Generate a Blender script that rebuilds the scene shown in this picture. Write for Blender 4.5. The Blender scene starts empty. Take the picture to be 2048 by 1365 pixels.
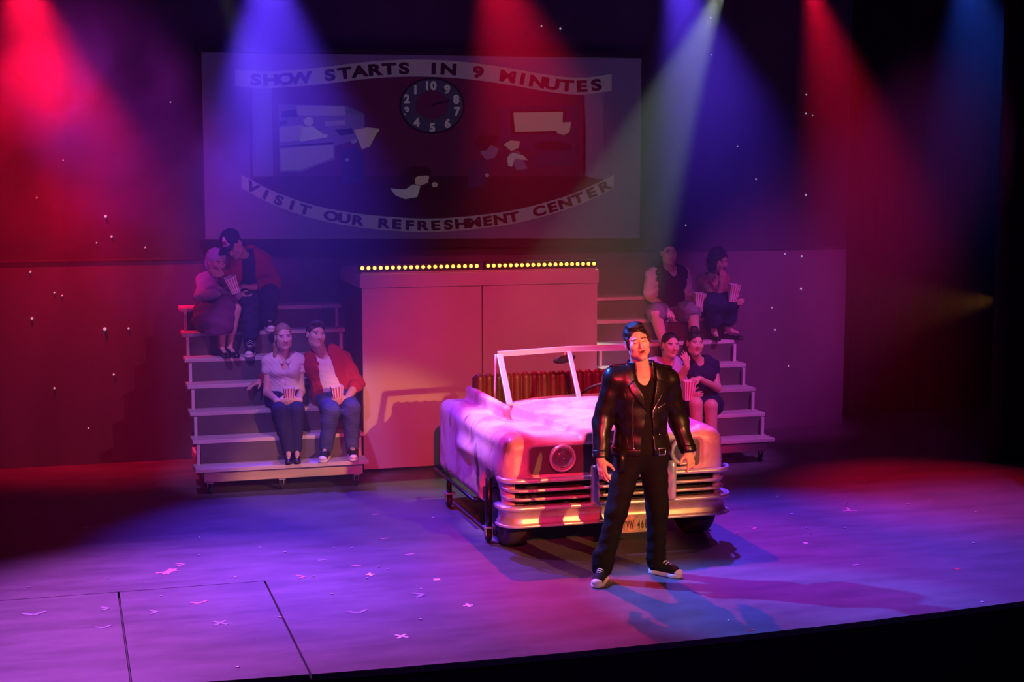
import bpy, bmesh, math, random
import numpy as np
from mathutils import Vector, Matrix
random.seed(7); rng = np.random.default_rng(7)
scene = bpy.context.scene
COL = scene.collection
# ------------------------------------------------------------------ camera
FPX = 3107.0
YAW = math.radians(16.2); PIT = math.atan((682.5 - 321) / FPX)
fwd = Vector((math.sin(YAW) * math.cos(PIT), math.cos(YAW) * math.cos(PIT), -math.sin(PIT)))
rgt = Vector((math.cos(YAW), -math.sin(YAW), 0)); upv = rgt.cross(fwd)
cd = bpy.data.cameras.new('camera'); cam = bpy.data.objects.new('camera', cd); COL.objects.link(cam)
cd.sensor_width = 36.0; cd.lens = FPX / 2048 * 36.0; cd.clip_end = 200
m = Matrix((rgt, upv, -fwd)).transposed().to_4x4(); m.translation = Vector((0, 0, 2.9)); cam.matrix_world = m
scene.camera = cam
# ------------------------------------------------------------------ world, exposure
w = bpy.data.worlds.new('auditorium_dark'); scene.world = w; w.use_nodes = True
w.node_tree.nodes['Background'].inputs[0].default_value = (0.010, 0.004, 0.016, 1)
w.node_tree.nodes['Background'].inputs[1].default_value = 0.5
vs = scene.view_settings
vs.view_transform = 'Standard'; vs.look = 'None'; vs.gamma = 1.0; vs.use_curve_mapping = False; vs.exposure = 0.0
scene.cycles.volume_bounces = 0
scene.cycles.max_bounces = 4; scene.cycles.diffuse_bounces = 2; scene.cycles.glossy_bounces = 2; scene.cycles.transmission_bounces = 4
scene.cycles.adaptive_threshold = 0.05
scene.cycles.volume_step_rate = 2.0
scene.cycles.volume_max_steps = 128
# ------------------------------------------------------------------ stage lanterns
def lamp(name, loc, aim, colour, watts, angle, blend=0.5, radius=0.06):
    d = bpy.data.lights.new(name, 'SPOT'); o = bpy.data.objects.new(name, d); COL.objects.link(o)
    d.color = colour; d.energy = watts; d.spot_size = math.radians(angle); d.spot_blend = blend
    d.shadow_soft_size = radius
    o.location = loc
    o.rotation_euler = (Vector(aim) - Vector(loc)).to_track_quat('-Z', 'Y').to_euler()
    return o
RED = (1.0, 0.003, 0.038); BLUE = (0.10, 0.035, 1.0); LAV = (0.50, 0.20, 1.0)
# upstage rig, over the backdrop, pointing downstage
lamp('lantern_red_left', (-0.30, 14.6, 4.75), (0.0, 15.3, 2.5), RED, 2300, 58, 1.0)
lamp('lantern_blue_left', (1.85, 14.6, 4.95), (2.0, 11.7, 0), BLUE, 4600, 42, 0.9)
lamp('lantern_red_centre', (3.95, 14.6, 5.05), (4.2, 10.6, 0), RED, 2200, 36, 0.9)
lamp('lantern_blue_right', (5.85, 14.6, 5.0), (5.6, 10.6, 0), BLUE, 3800, 34, 0.9)
lamp('lantern_white_right', (6.42, 14.6, 4.62), (4.7, 13.9, 1.4), (0.80, 0.95, 0.68), 750, 25, 0.25)
lamp('added_white_streak', (6.43, 14.6, 4.62), (5.35, 14.0, 1.6), (0.80, 0.90, 0.85), 800, 7, 0.3)  # added narrow spot for a streak in the white beam
lamp('lantern_white_left', (1.35, 14.6, 4.8), (2.6, 13.3, 1.2), (0.8, 0.85, 0.6), 70, 16, 0.5)
lamp('lantern_red_right', (7.35, 14.6, 4.8), (7.4, 11.9, 0), RED, 1700, 34, 1.0)
lamp('lantern_blue_far_right', (9.0, 14.4, 5.0), (7.6, 10.2, 0), (0.03, 0.10, 1.0), 650, 40, 0.9)
# added fill spots that tint the backdrop and the haze before it
lamp('fill_violet_wall_right', (8.6, 8.5, 6.6), (7.3, 15.2, 1.0), (0.80, 0.04, 0.62), 2700, 19, 0.9)
lamp('fill_violet_wall_left', (-1.6, 8.5, 6.6), (1.0, 15.2, 2.5), (0.62, 0.03, 0.80), 3000, 16, 1.0)
# overhead, mid stage
lamp('lantern_lavender_left', (0.2, 9.5, 6.6), (1.75, 13.9, 0.7), LAV, 1300, 17, 0.5)
lamp('lantern_lavender_right', (7.6, 9.5, 6.6), (5.9, 13.8, 0.7), (0.75, 0.12, 1.0), 1500, 17, 0.5)
lamp('lantern_lavender_car', (2.4, 11.7, 5.6), (3.8, 11.6, 0.7), (0.80, 0.30, 1.0), 3000, 22, 0.6)
lamp('fill_magenta_floor', (-0.6, 12.6, 5.2), (1.0, 9.6, 0), (0.62, 0.11, 0.92), 5600, 50, 1.0)  # added spot to turn the left floor magenta
lamp('lantern_violet_floor', (7.6, 12.6, 5.4), (6.8, 10.0, 0), (0.45, 0.06, 0.85), 1500, 50, 1.0)
# front of house
lamp('house_amber_right', (7.97, -3.05, 5.98), (3.70, 10.4, 0.92), (1.0, 0.36, 0.09), 9000, 9.2, 0.35, 0.08)
lamp('house_red_left', (0.2, -2.5, 6.4), (3.95, 12.8, 0.9), (1.0, 0.018, 0.05), 10500, 14, 0.7, 0.1)
lamp('house_rose_steps', (9.5, -4.0, 4.6), (0.55, 15.2, 0.9), (1.0, 0.10, 0.27), 2700, 10, 0.8, 0.1)
lamp('house_rose_steps_right', (2.0, -4.0, 6.4), (6.1, 14.6, 1.0), (1.0, 0.03, 0.25), 1000, 9, 0.8, 0.1)
lamp('fill_violet_wash', (2.0, -4.0, 7.5), (4.2, 13.8, 1.2), (0.30, 0.05, 1.0), 700, 40, 0.9, 0.2)  # added fill for a violet cast over set and haze
lamp('lantern_blue_singer', (0.3, 12.9, 5.4), (3.7, 9.8, 1.0), (0.04, 0.17, 1.0), 6500, 17, 0.6)
lamp('wing_amber_right', (8.62, 13.0, 1.56), (5.0, 13.0, 1.4), (1.0, 0.35, 0.03), 34, 40, 0.5)
# ------------------------------------------------------------------ materials
MATS = {}
def mat(name, col, rough=0.6, metal=0.0, var=0.0, vscale=6.0, bump=0.0, bscale=40.0, col2=None, stretch=(1, 1, 1), coat=0.0, emit=0.0, spec=None, sheen=0.0):
    if name in MATS: return MATS[name]
    m = bpy.data.materials.new(name); m.use_nodes = True; MATS[name] = m
    nt = m.node_tree; b = nt.nodes['Principled BSDF']
    b.inputs['Base Color'].default_value = (*col, 1); b.inputs['Roughness'].default_value = rough
    b.inputs['Metallic'].default_value = metal; b.inputs['Coat Weight'].default_value = coat
    if spec is not None: b.inputs['Specular IOR Level'].default_value = spec
    if sheen: b.inputs['Sheen Weight'].default_value = sheen
    if emit:
        b.inputs['Emission Color'].default_value = (*col, 1); b.inputs['Emission Strength'].default_value = emit
    tc = nt.nodes.new('ShaderNodeTexCoord'); mp = nt.nodes.new('ShaderNodeMapping')
    mp.inputs['Scale'].default_value = stretch; nt.links.new(tc.outputs['Object'], mp.inputs['Vector'])
    if var > 0 or col2:
        n = nt.nodes.new('ShaderNodeTexNoise'); n.inputs['Scale'].default_value = vscale; n.inputs['Detail'].default_value = 5
        nt.links.new(mp.outputs['Vector'], n.inputs['Vector'])
        r = nt.nodes.new('ShaderNodeValToRGB'); c2 = col2 or tuple(max(0, c * (1 - var)) for c in col)
        r.color_ramp.elements[0].position = 0.35; r.color_ramp.elements[0].color = (*c2, 1)
        r.color_ramp.elements[1].position = 0.65; r.color_ramp.elements[1].color = (*col, 1)
        nt.links.new(n.outputs['Fac'], r.inputs['Fac']); nt.links.new(r.outputs['Color'], b.inputs['Base Color'])
    if bump > 0:
        n2 = nt.nodes.new('ShaderNodeTexNoise'); n2.inputs['Scale'].default_value = bscale; n2.inputs['Detail'].default_value = 4
        nt.links.new(mp.outputs['Vector'], n2.inputs['Vector'])
        bp = nt.nodes.new('ShaderNodeBump'); bp.inputs['Strength'].default_value = bump; bp.inputs['Distance'].default_value = 0.01
        nt.links.new(n2.outputs['Fac'], bp.inputs['Height']); nt.links.new(bp.outputs['Normal'], b.inputs['Normal'])
    return m
# ------------------------------------------------------------------ object helpers
def link(o, parent=None):
    COL.objects.link(o)
    if parent is not None: o.parent = parent
    return o
def tag(o, label=None, cat=None, group=None, kind=None):
    if label: o['label'] = label
    if cat: o['category'] = cat
    if group: o['group'] = group
    if kind: o['kind'] = kind
    return o
def empty(name, loc, label=None, cat=None, group=None, rz=0.0):
    o = bpy.data.objects.new(name, None); o.empty_display_size = 0.1; o.location = loc; o.rotation_euler = (0, 0, rz); COL.objects.link(o)
    return tag(o, label, cat, group)
def obj(name, bm, material, parent=None, smooth=False, off=(0, 0, 0)):
    """bmesh -> one mesh object; off is subtracted from the vertices (the parent's place)"""
    if isinstance(bm, bmesh.types.BMesh):
        me = bpy.data.meshes.new(name); bmesh.ops.recalc_face_normals(bm, faces=bm.faces[:]); bm.to_mesh(me); bm.free()
    else:
        V, Fc = bm; me = bpy.data.meshes.new(name); me.from_pydata([tuple(v) for v in V], [], [tuple(f) for f in Fc]); me.update()
    if any(off): me.transform(Matrix.Translation(-Vector(off)))
    me.materials.append(material)
    if smooth: me.polygons.foreach_set('use_smooth', [True] * len(me.polygons))
    return link(bpy.data.objects.new(name, me), parent)
def B(bm, c, s, rot=None, bev=0.0):
    """add a box: centre c, full size s"""
    r = bmesh.ops.create_cube(bm, size=1.0); vs_ = r['verts']
    bmesh.ops.scale(bm, vec=s, verts=vs_)
    if bev > 0:
        es = list({e for v in vs_ for e in v.link_edges})
        nb = bmesh.ops.bevel(bm, geom=es, offset=bev, segments=2, affect='EDGES', profile=0.5)
        vs_ = list({v for f in nb['faces'] for v in f.verts} | {v for v in vs_ if v.is_valid})
    if rot is not None: bmesh.ops.rotate(bm, cent=(0, 0, 0), matrix=rot, verts=vs_)
    bmesh.ops.translate(bm, vec=c, verts=vs_)
    return vs_
def box(name, c, s, material, parent=None, bev=0.004, rot=None, off=(0, 0, 0)):
    bm = bmesh.new(); B(bm, c, s, rot, bev); return obj(name, bm, material, parent, off=off)
def frame_at(d):
    d = Vector(d).normalized(); a = Vector((0, 0, 1)) if abs(d.z) < 0.9 else Vector((1, 0, 0))
    x = a.cross(d).normalized(); return x, d.cross(x), d
def tube(bm, pts, r, n=10, caps=True, closed=False):
    """round tube through points (r: number or list)"""
    pts = [Vector(p) for p in pts]; k = len(pts); rs = r if hasattr(r, '__len__') else [r] * k
    rings = []; px = None
    for i, p in enumerate(pts):
        a = pts[(i - 1) % k] if (closed or i > 0) else p; b = pts[(i + 1) % k] if (closed or i < k - 1) else p
        d = (b - a).normalized()
        if px is None: x, y, _ = frame_at(d)
        else:
            x = (px - d * px.dot(d)); x = x.normalized() if x.length > 1e-6 else frame_at(d)[0]; y = d.cross(x)
        px = x
        rings.append([bm.verts.new(p + (x * math.cos(t) + y * math.sin(t)) * rs[i]) for t in [2 * math.pi * j / n for j in range(n)]])
    for i in range(k if closed else k - 1):
        A, C = rings[i], rings[(i + 1) % k]
        for j in range(n): bm.faces.new((A[j], A[(j + 1) % n], C[(j + 1) % n], C[j]))
    if caps and not closed: bm.faces.new(rings[0][::-1]); bm.faces.new(rings[-1])
def sweep(bm, path, prof, closed=False, caps=True):
    """profile [(out, up)] along a horizontal path; out is to the right of travel"""
    k = len(path); rings = []
    for i, p in enumerate(path):
        p = Vector(p); a = Vector(path[max(i - 1, 0)]); b = Vector(path[min(i + 1, k - 1)])
        d = (b - a); d.z = 0; d.normalize(); o = Vector((d.y, -d.x, 0))
        rings.append([bm.verts.new(p + o * u + Vector((0, 0, v))) for u, v in prof])
    n = len(prof)
    for i in range(k - 1):
        for j in range(n): bm.faces.new((rings[i][j], rings[i][(j + 1) % n], rings[i + 1][(j + 1) % n], rings[i + 1][j]))
    if caps: bm.faces.new(rings[0][::-1]); bm.faces.new(rings[-1])
def lathe(bm, prof, c, axis=(0, 0, 1), n=24):
    x, y, z = frame_at(axis); c = Vector(c); rings = []
    for r, h in prof:
        rings.append([bm.verts.new(c + z * h + (x * math.cos(t) + y * math.sin(t)) * max(r, 1e-4)) for t in [2 * math.pi * j / n for j in range(n)]])
    for A, C in zip(rings, rings[1:]):
        for j in range(n): bm.faces.new((A[j], A[(j + 1) % n], C[(j + 1) % n], C[j]))
    bm.faces.new(rings[0][::-1]); bm.faces.new(rings[-1])
def slab(bm, poly, z0, z1):
    """extrude an XY polygon between two heights"""
    lo = [bm.verts.new((x, y, z0)) for x, y in poly]; hi = [bm.verts.new((x, y, z1)) for x, y in poly]; n = len(poly)
    bm.faces.new(lo[::-1]); bm.faces.new(hi)
    for i in range(n): bm.faces.new((lo[i], lo[(i + 1) % n], hi[(i + 1) % n], hi[i]))
# ------------------------------------------------------------------ distance fields -> smooth closed meshes
def V3(p): return np.array(p, dtype=np.float32)
def smin(a, b, k):
    if k <= 0: return np.minimum(a, b)
    h = np.clip(0.5 + 0.5 * (b - a) / k, 0, 1); return b + (a - b) * h - k * h * (1 - h)
class Field:
    def __init__(s, lo, hi, res):
        s.res = res; s.lo = V3(lo); s.n = np.ceil((V3(hi) - s.lo) / res).astype(int) + 1
        s.ax = [s.lo[i] + res * np.arange(s.n[i], dtype=np.float32) for i in range(3)]
        s.D = np.full(tuple(s.n), 0.5, np.float32)
    def _sl(s, lo, hi, pad):
        a = np.clip(np.floor((V3(lo) - pad - s.lo) / s.res).astype(int), 0, s.n); b = np.clip(np.ceil((V3(hi) + pad - s.lo) / s.res).astype(int) + 1, 0, s.n)
        if np.any(b <= a): return None
        sl = tuple(slice(a[i], b[i]) for i in range(3))
        return sl, s.ax[0][sl[0]][:, None, None], s.ax[1][sl[1]][None, :, None], s.ax[2][sl[2]][None, None, :]
    def put(s, fn, lo, hi, k=0.0, op='add'):
        q = s._sl(lo, hi, k + 4 * s.res)
        if q is None: return s
        sl, x, y, z = q; d = fn(x, y, z); D = s.D[sl]
        if op == 'add': s.D[sl] = smin(D, d, k)
        elif op == 'cut': s.D[sl] = -smin(-D, d, k)
        return s
    def cone(s, a, b, ra, rb=None, k=0.02, op='add', flat=None, fs=1.0):
        a = V3(a); b = V3(b); rb = ra if rb is None else rb; ba = b - a; L = float(ba @ ba) + 1e-9
        if flat is not None: n = V3(flat); n = n / np.linalg.norm(n)
        def fn(x, y, z):
            px, py, pz = x - a[0], y - a[1], z - a[2]
            t = np.clip((px * ba[0] + py * ba[1] + pz * ba[2]) / L, 0, 1)
            qx, qy, qz = px - t * ba[0], py - t * ba[1], pz - t * ba[2]
            q2 = qx * qx + qy * qy + qz * qz
            if flat is not None:
                c = qx * n[0] + qy * n[1] + qz * n[2]; q2 = q2 + c * c * (1 / fs ** 2 - 1)
            return np.sqrt(q2) - (ra + (rb - ra) * t)
        r = max(ra, rb) * max(1, fs)
        return s.put(fn, np.minimum(a, b) - r, np.maximum(a, b) + r, k, op)
    def ell(s, c, r, R=None, k=0.02, op='add'):
        c = V3(c); r = V3(r); R = np.eye(3, dtype=np.float32) if R is None else np.array(R, np.float32)
        ext = np.sqrt(((R * r[None, :]) ** 2).sum(1))
        def fn(x, y, z):
            p = [x - c[0], y - c[1], z - c[2]]
            l = [(p[0] * R[0, i] + p[1] * R[1, i] + p[2] * R[2, i]) for i in range(3)]
            k0 = np.sqrt(sum((l[i] / r[i]) ** 2 for i in range(3))); k1 = np.sqrt(sum((l[i] / r[i] ** 2) ** 2 for i in range(3))) + 1e-6
            return k0 * (k0 - 1) / k1
        return s.put(fn, c - ext, c + ext, k, op)
    def box(s, c, h, R=None, rnd=0.01, k=0.0, op='add'):
        c = V3(c); h = V3(h); R = np.eye(3, dtype=np.float32) if R is None else np.array(R, np.float32)
        ext = (np.abs(R) * h[None, :]).sum(1)
        def fn(x, y, z):
            p = [x - c[0], y - c[1], z - c[2]]
            q = [np.abs(p[0] * R[0, i] + p[1] * R[1, i] + p[2] * R[2, i]) - (h[i] - rnd) for i in range(3)]
            o = np.sqrt(sum(np.maximum(v, 0) ** 2 for v in q)); i_ = np.minimum(np.maximum(np.maximum(q[0], q[1]), q[2]), 0)
            return o + i_ - rnd
        return s.put(fn, c - ext, c + ext, k, op)
    def plane(s, p, n, k=0.0):
        """keep the side the normal points away from"""
        p = V3(p); n = V3(n) / np.linalg.norm(V3(n))
        return s.put(lambda x, y, z: -((x - p[0]) * n[0] + (y - p[1]) * n[1] + (z - p[2]) * n[2]), s.lo, s.lo + s.n * s.res, k, 'cut')
    def cut_field(s, o, grow=0.0):
        s.D = np.maximum(s.D, -(o.D - grow)); return s
    def wrinkle(s, amp, f, seed=0):
        g = np.random.default_rng(seed); x, y, z = s.ax[0][:, None, None], s.ax[1][None, :, None], s.ax[2][None, None, :]
        for i in range(4):
            v = g.normal(size=3) * f * (1 + 0.6 * i); v[2] *= 1.6; ph = g.uniform(0, 6.28); v2 = g.normal(size=3) * f * 0.5
            s.D += (amp / (1 + 0.5 * i) * np.sin(v[0] * x + v[1] * y + v[2] * z + ph + 1.4 * np.sin(v2[0] * x + v2[1] * y + v2[2] * z))).astype(np.float32)
        return s
    def mesh(s):
        D = s.D.copy(); D[0] = D[-1] = 0.5; D[:, 0] = D[:, -1] = 0.5; D[:, :, 0] = D[:, :, -1] = 0.5
        I = D < 0; nx, ny, nz = D.shape
        cnt = np.zeros((nx - 1, ny - 1, nz - 1), np.int8)
        for a in (0, 1):
            for b in (0, 1):
                for c in (0, 1): cnt += I[a:nx - 1 + a, b:ny - 1 + b, c:nz - 1 + c]
        act = np.argwhere((cnt > 0) & (cnt < 8))
        if len(act) == 0: return np.zeros((0, 3)), np.zeros((0, 4), int)
        idx = np.full(cnt.shape, -1, np.int64); idx[tuple(act.T)] = np.arange(len(act))
        P = np.zeros((len(act), 3)); N = np.zeros(len(act)); cs = [(a, b, c) for a in (0, 1) for b in (0, 1) for c in (0, 1)]
        val = {c: D[act[:, 0] + c[0], act[:, 1] + c[1], act[:, 2] + c[2]] for c in cs}
        for c in cs:
            for ax in range(3):
                if c[ax]: continue
                e = list(c); e[ax] = 1; e = tuple(e); A, C = val[c], val[e]; mk = (A < 0) != (C < 0)
                t = np.where(mk, A / np.where(mk, A - C, 1), 0)
                q = np.tile(np.array(c, float), (len(act), 1)); q[:, ax] = t
                P[mk] += q[mk]; N[mk] += 1
        P = (act + P / N[:, None]) * s.res + s.lo
        F_ = []
        for ax in range(3):
            o1, o2 = [(1, 2), (2, 0), (0, 1)][ax]
            A = np.take(I, range(0, I.shape[ax] - 1), ax); C = np.take(I, range(1, I.shape[ax]), ax)
            e = np.argwhere(A != C); e = e[(e[:, o1] > 0) & (e[:, o2] > 0)]
            fl = A[tuple(e.T)]; u = np.zeros(3, int); u[o1] = 1; v = np.zeros(3, int); v[o2] = 1
            g = lambda d: idx[tuple((e - d).T)]
            q = np.stack([g(u + v), g(v), g(0 * u), g(u)], 1); q[~fl] = q[~fl][:, ::-1]; F_.append(q)
        return P, np.concatenate(F_)
def fobj(name, fld, material, parent, off=(0, 0, 0), colfn=None):
    """field -> smooth mesh object; colfn(P) gives a vertex colour"""
    P, Q = fld.mesh(); me = bpy.data.meshes.new(name); n = len(P)
    me.vertices.add(n); me.vertices.foreach_set('co', (P - np.array(off)).astype(np.float32).ravel())
    me.loops.add(4 * len(Q)); me.loops.foreach_set('vertex_index', Q.astype(np.int32).ravel())
    me.polygons.add(len(Q)); me.polygons.foreach_set('loop_start', np.arange(0, 4 * len(Q), 4, dtype=np.int32))
    me.update(calc_edges=True); me.validate()
    me.polygons.foreach_set('use_smooth', np.ones(len(me.polygons), bool))
    if colfn is not None:
        a = me.color_attributes.new('Col', 'FLOAT_COLOR', 'POINT'); c = np.ones((n, 4), np.float32); c[:, :3] = colfn(P); a.data.foreach_set('color', c.ravel())
    me.materials.append(material)
    return link(bpy.data.objects.new(name, me), parent)
def rot3(yaw=0, pitch=0, roll=0):
    """degrees: yaw turns the face to image right (+), pitch + lifts the chin, roll + tips the top to image left"""
    return np.array((Matrix.Rotation(math.radians(yaw), 3, 'Z') @ Matrix.Rotation(math.radians(-pitch), 3, 'X') @ Matrix.Rotation(math.radians(-roll), 3, 'Y')), np.float32)
# ------------------------------------------------------------------ the stage
def floor_material():
    m = mat('stage_paint', (0.105, 0.10, 0.115), 0.42); nt = m.node_tree; b = nt.nodes['Principled BSDF']
    tc = nt.nodes.new('ShaderNodeTexCoord')
    mp = nt.nodes.new('ShaderNodeMapping'); mp.inputs['Scale'].default_value = (0.7, 2.2, 1); mp.inputs['Rotation'].default_value = (0, 0, 0.12)
    n1 = nt.nodes.new('ShaderNodeTexNoise'); n1.inputs['Scale'].default_value = 2.2; n1.inputs['Detail'].default_value = 9; n1.inputs['Roughness'].default_value = 0.65
    nt.links.new(tc.outputs['Object'], mp.inputs[0]); nt.links.new(mp.outputs[0], n1.inputs[0])
    r1 = nt.nodes.new('ShaderNodeValToRGB'); r1.color_ramp.elements[0].position = 0.3; r1.color_ramp.elements[0].color = (0.075, 0.07, 0.085, 1)
    r1.color_ramp.elements[1].position = 0.72; r1.color_ramp.elements[1].color = (0.14, 0.135, 0.145, 1)
    nt.links.new(n1.outputs['Fac'], r1.inputs[0])
    # long pale scuffs
    mp2 = nt.nodes.new('ShaderNodeMapping'); mp2.inputs['Scale'].default_value = (1.1, 26, 1); mp2.inputs['Rotation'].default_value = (0, 0, 0.35)
    n2 = nt.nodes.new('ShaderNodeTexNoise'); n2.inputs['Scale'].default_value = 1.6; n2.inputs['Detail'].default_value = 4
    nt.links.new(tc.outputs['Object'], mp2.inputs[0]); nt.links.new(mp2.outputs[0], n2.inputs[0])
    r2 = nt.nodes.new('ShaderNodeValToRGB'); r2.color_ramp.elements[0].position = 0.66; r2.color_ramp.elements[0].color = (0, 0, 0, 1)
    r2.color_ramp.elements[1].position = 0.80; r2.color_ramp.elements[1].color = (0.6, 0.6, 0.6, 1)
    nt.links.new(n2.outputs['Fac'], r2.inputs[0])
    mx = nt.nodes.new('ShaderNodeMix'); mx.data_type = 'RGBA'; mx.inputs[7].default_value = (0.24, 0.23, 0.24, 1)
    nt.links.new(r2.outputs['Color'], mx.inputs[0]); nt.links.new(r1.outputs['Color'], mx.inputs[6]); nt.links.new(mx.outputs[2], b.inputs['Base Color'])
    mr = nt.nodes.new('ShaderNodeMapRange'); mr.inputs['To Min'].default_value = 0.36; mr.inputs['To Max'].default_value = 0.56
    nt.links.new(n1.outputs['Fac'], mr.inputs[0]); nt.links.new(mr.outputs[0], b.inputs['Roughness'])
    bp = nt.nodes.new('ShaderNodeBump'); bp.inputs['Strength'].default_value = 0.25; bp.inputs['Distance'].default_value = 0.01
    nt.links.new(n1.outputs['Fac'], bp.inputs['Height']); nt.links.new(bp.outputs[0], b.inputs['Normal'])
    return m
M_floor = floor_material()
M_black = mat('black_drape', (0.004, 0.004, 0.0045), 0.9, bump=0.4, bscale=8, stretch=(6, 6, 0.4))
M_void = mat('black_fascia', (0.012, 0.011, 0.011), 0.7, var=0.4)
def edge_y(x): return 8.49 + 0.0165 * (x - 2.7) ** 2
TX0, TX1, TY = 0.300, 1.285, 10.575; G = 0.007
floor_o = empty('floor', (0, 0, 0)); tag(floor_o, 'worn dark painted stage floor under the car and steps', None, None, 'structure')
def strip(x0, x1, ytop, n=24):
    xs = [x0 + (x1 - x0) * i / n for i in range(n + 1)]
    return [(x, edge_y(x)) for x in xs] + [(x1, ytop), (x0, ytop)]
for nm, poly in (('trap_panel', strip(TX0 + G, TX1 - G, TY - G)), ('floor_panel', strip(-3.0, TX0 - G, TY - G)), ('floor_panel', strip(TX1 + G, 12.0, TY - G)),
                 ('floor_panel', [(-3.0, TY + G * 0.4), (TX1 + 0.0, TY + G * 0.4), (TX1 + 0.0, 17.0), (-3.0, 17.0)]),
                 ('floor_panel', [(TX1, TY - G), (12.0, TY - G), (12.0, 17.0), (TX1, 17.0)])):
    bm = bmesh.new(); slab(bm, poly, -0.04, 0.0); obj(nm, bm, M_floor, floor_o)
bm = bmesh.new(); slab(bm, [(x, y + 0.05) for x, y in strip(-3.2, 12.2, 17.0)], -0.075, -0.042); obj('subfloor', bm, M_void, floor_o)
bm = bmesh.new(); slab(bm, [(x, y + 0.06) for x, y in strip(-3.2, 12.2, 9.6)], -1.05, -0.0755); tag(obj('trim_1', bm, M_void), 'black fascia below the curved stage edge', None, None, 'structure')
bm = bmesh.new(); slab(bm, [(-8, -6), (16, -6), (16, 17), (-8, 17)], -1.15, -1.06); tag(obj('ground', bm, M_void), 'dark auditorium floor in front of the stage', None, None, 'structure')
# backdrop: painted cloth above, lower flat below
WY = 15.25
def cloth(name, col, var):
    return mat(name, col, 0.85, var=var, vscale=1.2, bump=0.25, bscale=3.0, stretch=(2.0, 1, 0.35))
M_upper = cloth('night_cloth', (0.055, 0.050, 0.075), 0.35); M_lower = cloth('lower_cloth', (0.135, 0.13, 0.145), 0.25)
wall_b = box('wall_back', (3.0, WY + 0.06, 2.9), (10.5, 0.05, 6.2), M_upper, bev=0.0); tag(wall_b, 'tall dark star cloth hanging behind the screen', None, None, 'structure')
low = bmesh.new(); B(low, (3.0, WY + 0.0, 0.975), (10.44, 0.04, 1.95), None, 0.003); obj('lower_flat', low, M_lower, wall_b)
low = bmesh.new(); B(low, (3.0, WY - 0.02, 1.955), (10.44, 0.02, 0.02), None, 0.003); obj('batten', low, M_upper, wall_b)
wl = bmesh.new()
def drape(bm, x0, x1, y, z0, z1, amp=0.05, wl_=0.28, n=None):
    n = n or max(4, int((x1 - x0) / 0.04)); vs0 = []; vs1 = []
    for i in range(n + 1):
        x = x0 + (x1 - x0) * i / n; yy = y + amp * math.sin(2 * math.pi * x / wl_) + 0.4 * amp * math.sin(2 * math.pi * x / (wl_ * 2.7))
        vs0.append(bm.verts.new((x, yy, z0))); vs1.append(bm.verts.new((x, yy, z1)))
    for i in range(n): bm.faces.new((vs0[i], vs0[i + 1], vs1[i + 1], vs1[i]))
def drape_obj(name, label, *a):
    bm = bmesh.new(); drape(bm, *a); o = obj(name, bm, M_black, smooth=True)
    md = o.modifiers.new('thickness', 'SOLIDIFY'); md.thickness = 0.012
    return tag(o, label, None, None, 'structure')
drape_obj('wall_right', 'black masking drape beyond the star cloth', 8.1, 11.9, 15.9, 0.0, 6.0)
drape_obj('wall_front_right', 'black wing leg hanging at the right of the stage', 8.53, 11.9, 12.85, 0.0, 6.0)
drape_obj('wall_left', 'black masking drape off the left of the stage', -3.0, -2.2, 15.0, 0.0, 6.0)
# pin-prick stars in the cloth
M_star = mat('star_led', (0.80, 0.80, 1.0), 0.4, emit=0.35)
bm = bmesh.new(); bmesh.ops.create_icosphere(bm, subdivisions=1, radius=0.016); star0 = obj('star_light', bm, M_star, wall_b)
STARS = [(-0.2, 2.55, 1), (0.42, 2.37, 1.5), (0.47, 2.18, 1.2), (0.33, 2.12, .8), (0.78, 2.07, .9), (-0.28, 1.86, 1.2), (-0.07, 1.66, .9), (0.0, 1.63, .8), (-0.28, 1.42, 1.4), (0.38, 1.30, 1.8), (0.60, 1.30, 1.1), (-0.1, 0.75, 1.1), (0.45, 0.86, 1), (0.2, 0.35, .8),
         (6.93, 3.05, .9), (7.72, 3.60, 1), (7.72, 3.40, 1.1), (7.80, 3.38, .8), (7.15, 2.70, 1.1), (7.74, 2.53, 1.3), (7.48, 1.90, .9), (7.68, 1.87, 1.2), (7.68, 1.52, 1.2), (7.34, 1.32, .8), (7.38, 1.08, 1.2), (7.55, 0.68, .8), (4.75, 4.25, 1), (4.95, 4.23, 1.2), (6.6, 4.38, 1.1), (6.62, 4.0, .9), (3.24, 2.08, 1.2), (2.75, 2.05, 1), (6.35, 2.22, .9), (0.05, 2.9, .9), (1.05, 3.45, .8)]
for i, (x, z, s) in enumerate(STARS):
    o = star0 if i == 0 else link(star0.copy(), wall_b)
    o.location = (x, WY + (0.028 if z > 1.97 else -0.024), z); o.scale = (s * 0.62,) * 3
# ------------------------------------------------------------------ projection screen
SY = 15.19
def scr(a, b, d=0.0):
    px = 400 + a * 0.43945; py = 90 + b * 0.43956; s = (px - 407) / 876
    X = 1.331 + 4.42 * s - 0.33 * s * (1 - s); zl = 3.918 - (py - 103) * 0.004698; zr = 3.932 - (py - 117) * 0.00509
    z = zl + (zr - zl) * s; k = SY / 15.05
    return Vector((X * k, SY - d, 2.9 + (z - 2.9) * k))
def pic(name, col, e=0.035): return mat('projected_' + name, tuple(c * 0.55 for c in col), 0.9, emit=e * 1.3)
screen = empty('projection_screen', (3.55, SY, 2.10), 'wide drive-in cinema screen with a dim cartoon advert', 'screen')
SO = (3.55, SY, 2.10)
def flat(name, pts, material, d, parent=screen, raw=False, off=SO):
    bm = bmesh.new(); vs_ = [bm.verts.new(p if raw else scr(p[0], p[1], d)) for p in pts]
    f = bm.faces.new(vs_); bmesh.ops.triangulate(bm, faces=[f]); return obj(name, bm, material, parent, off=off)
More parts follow.
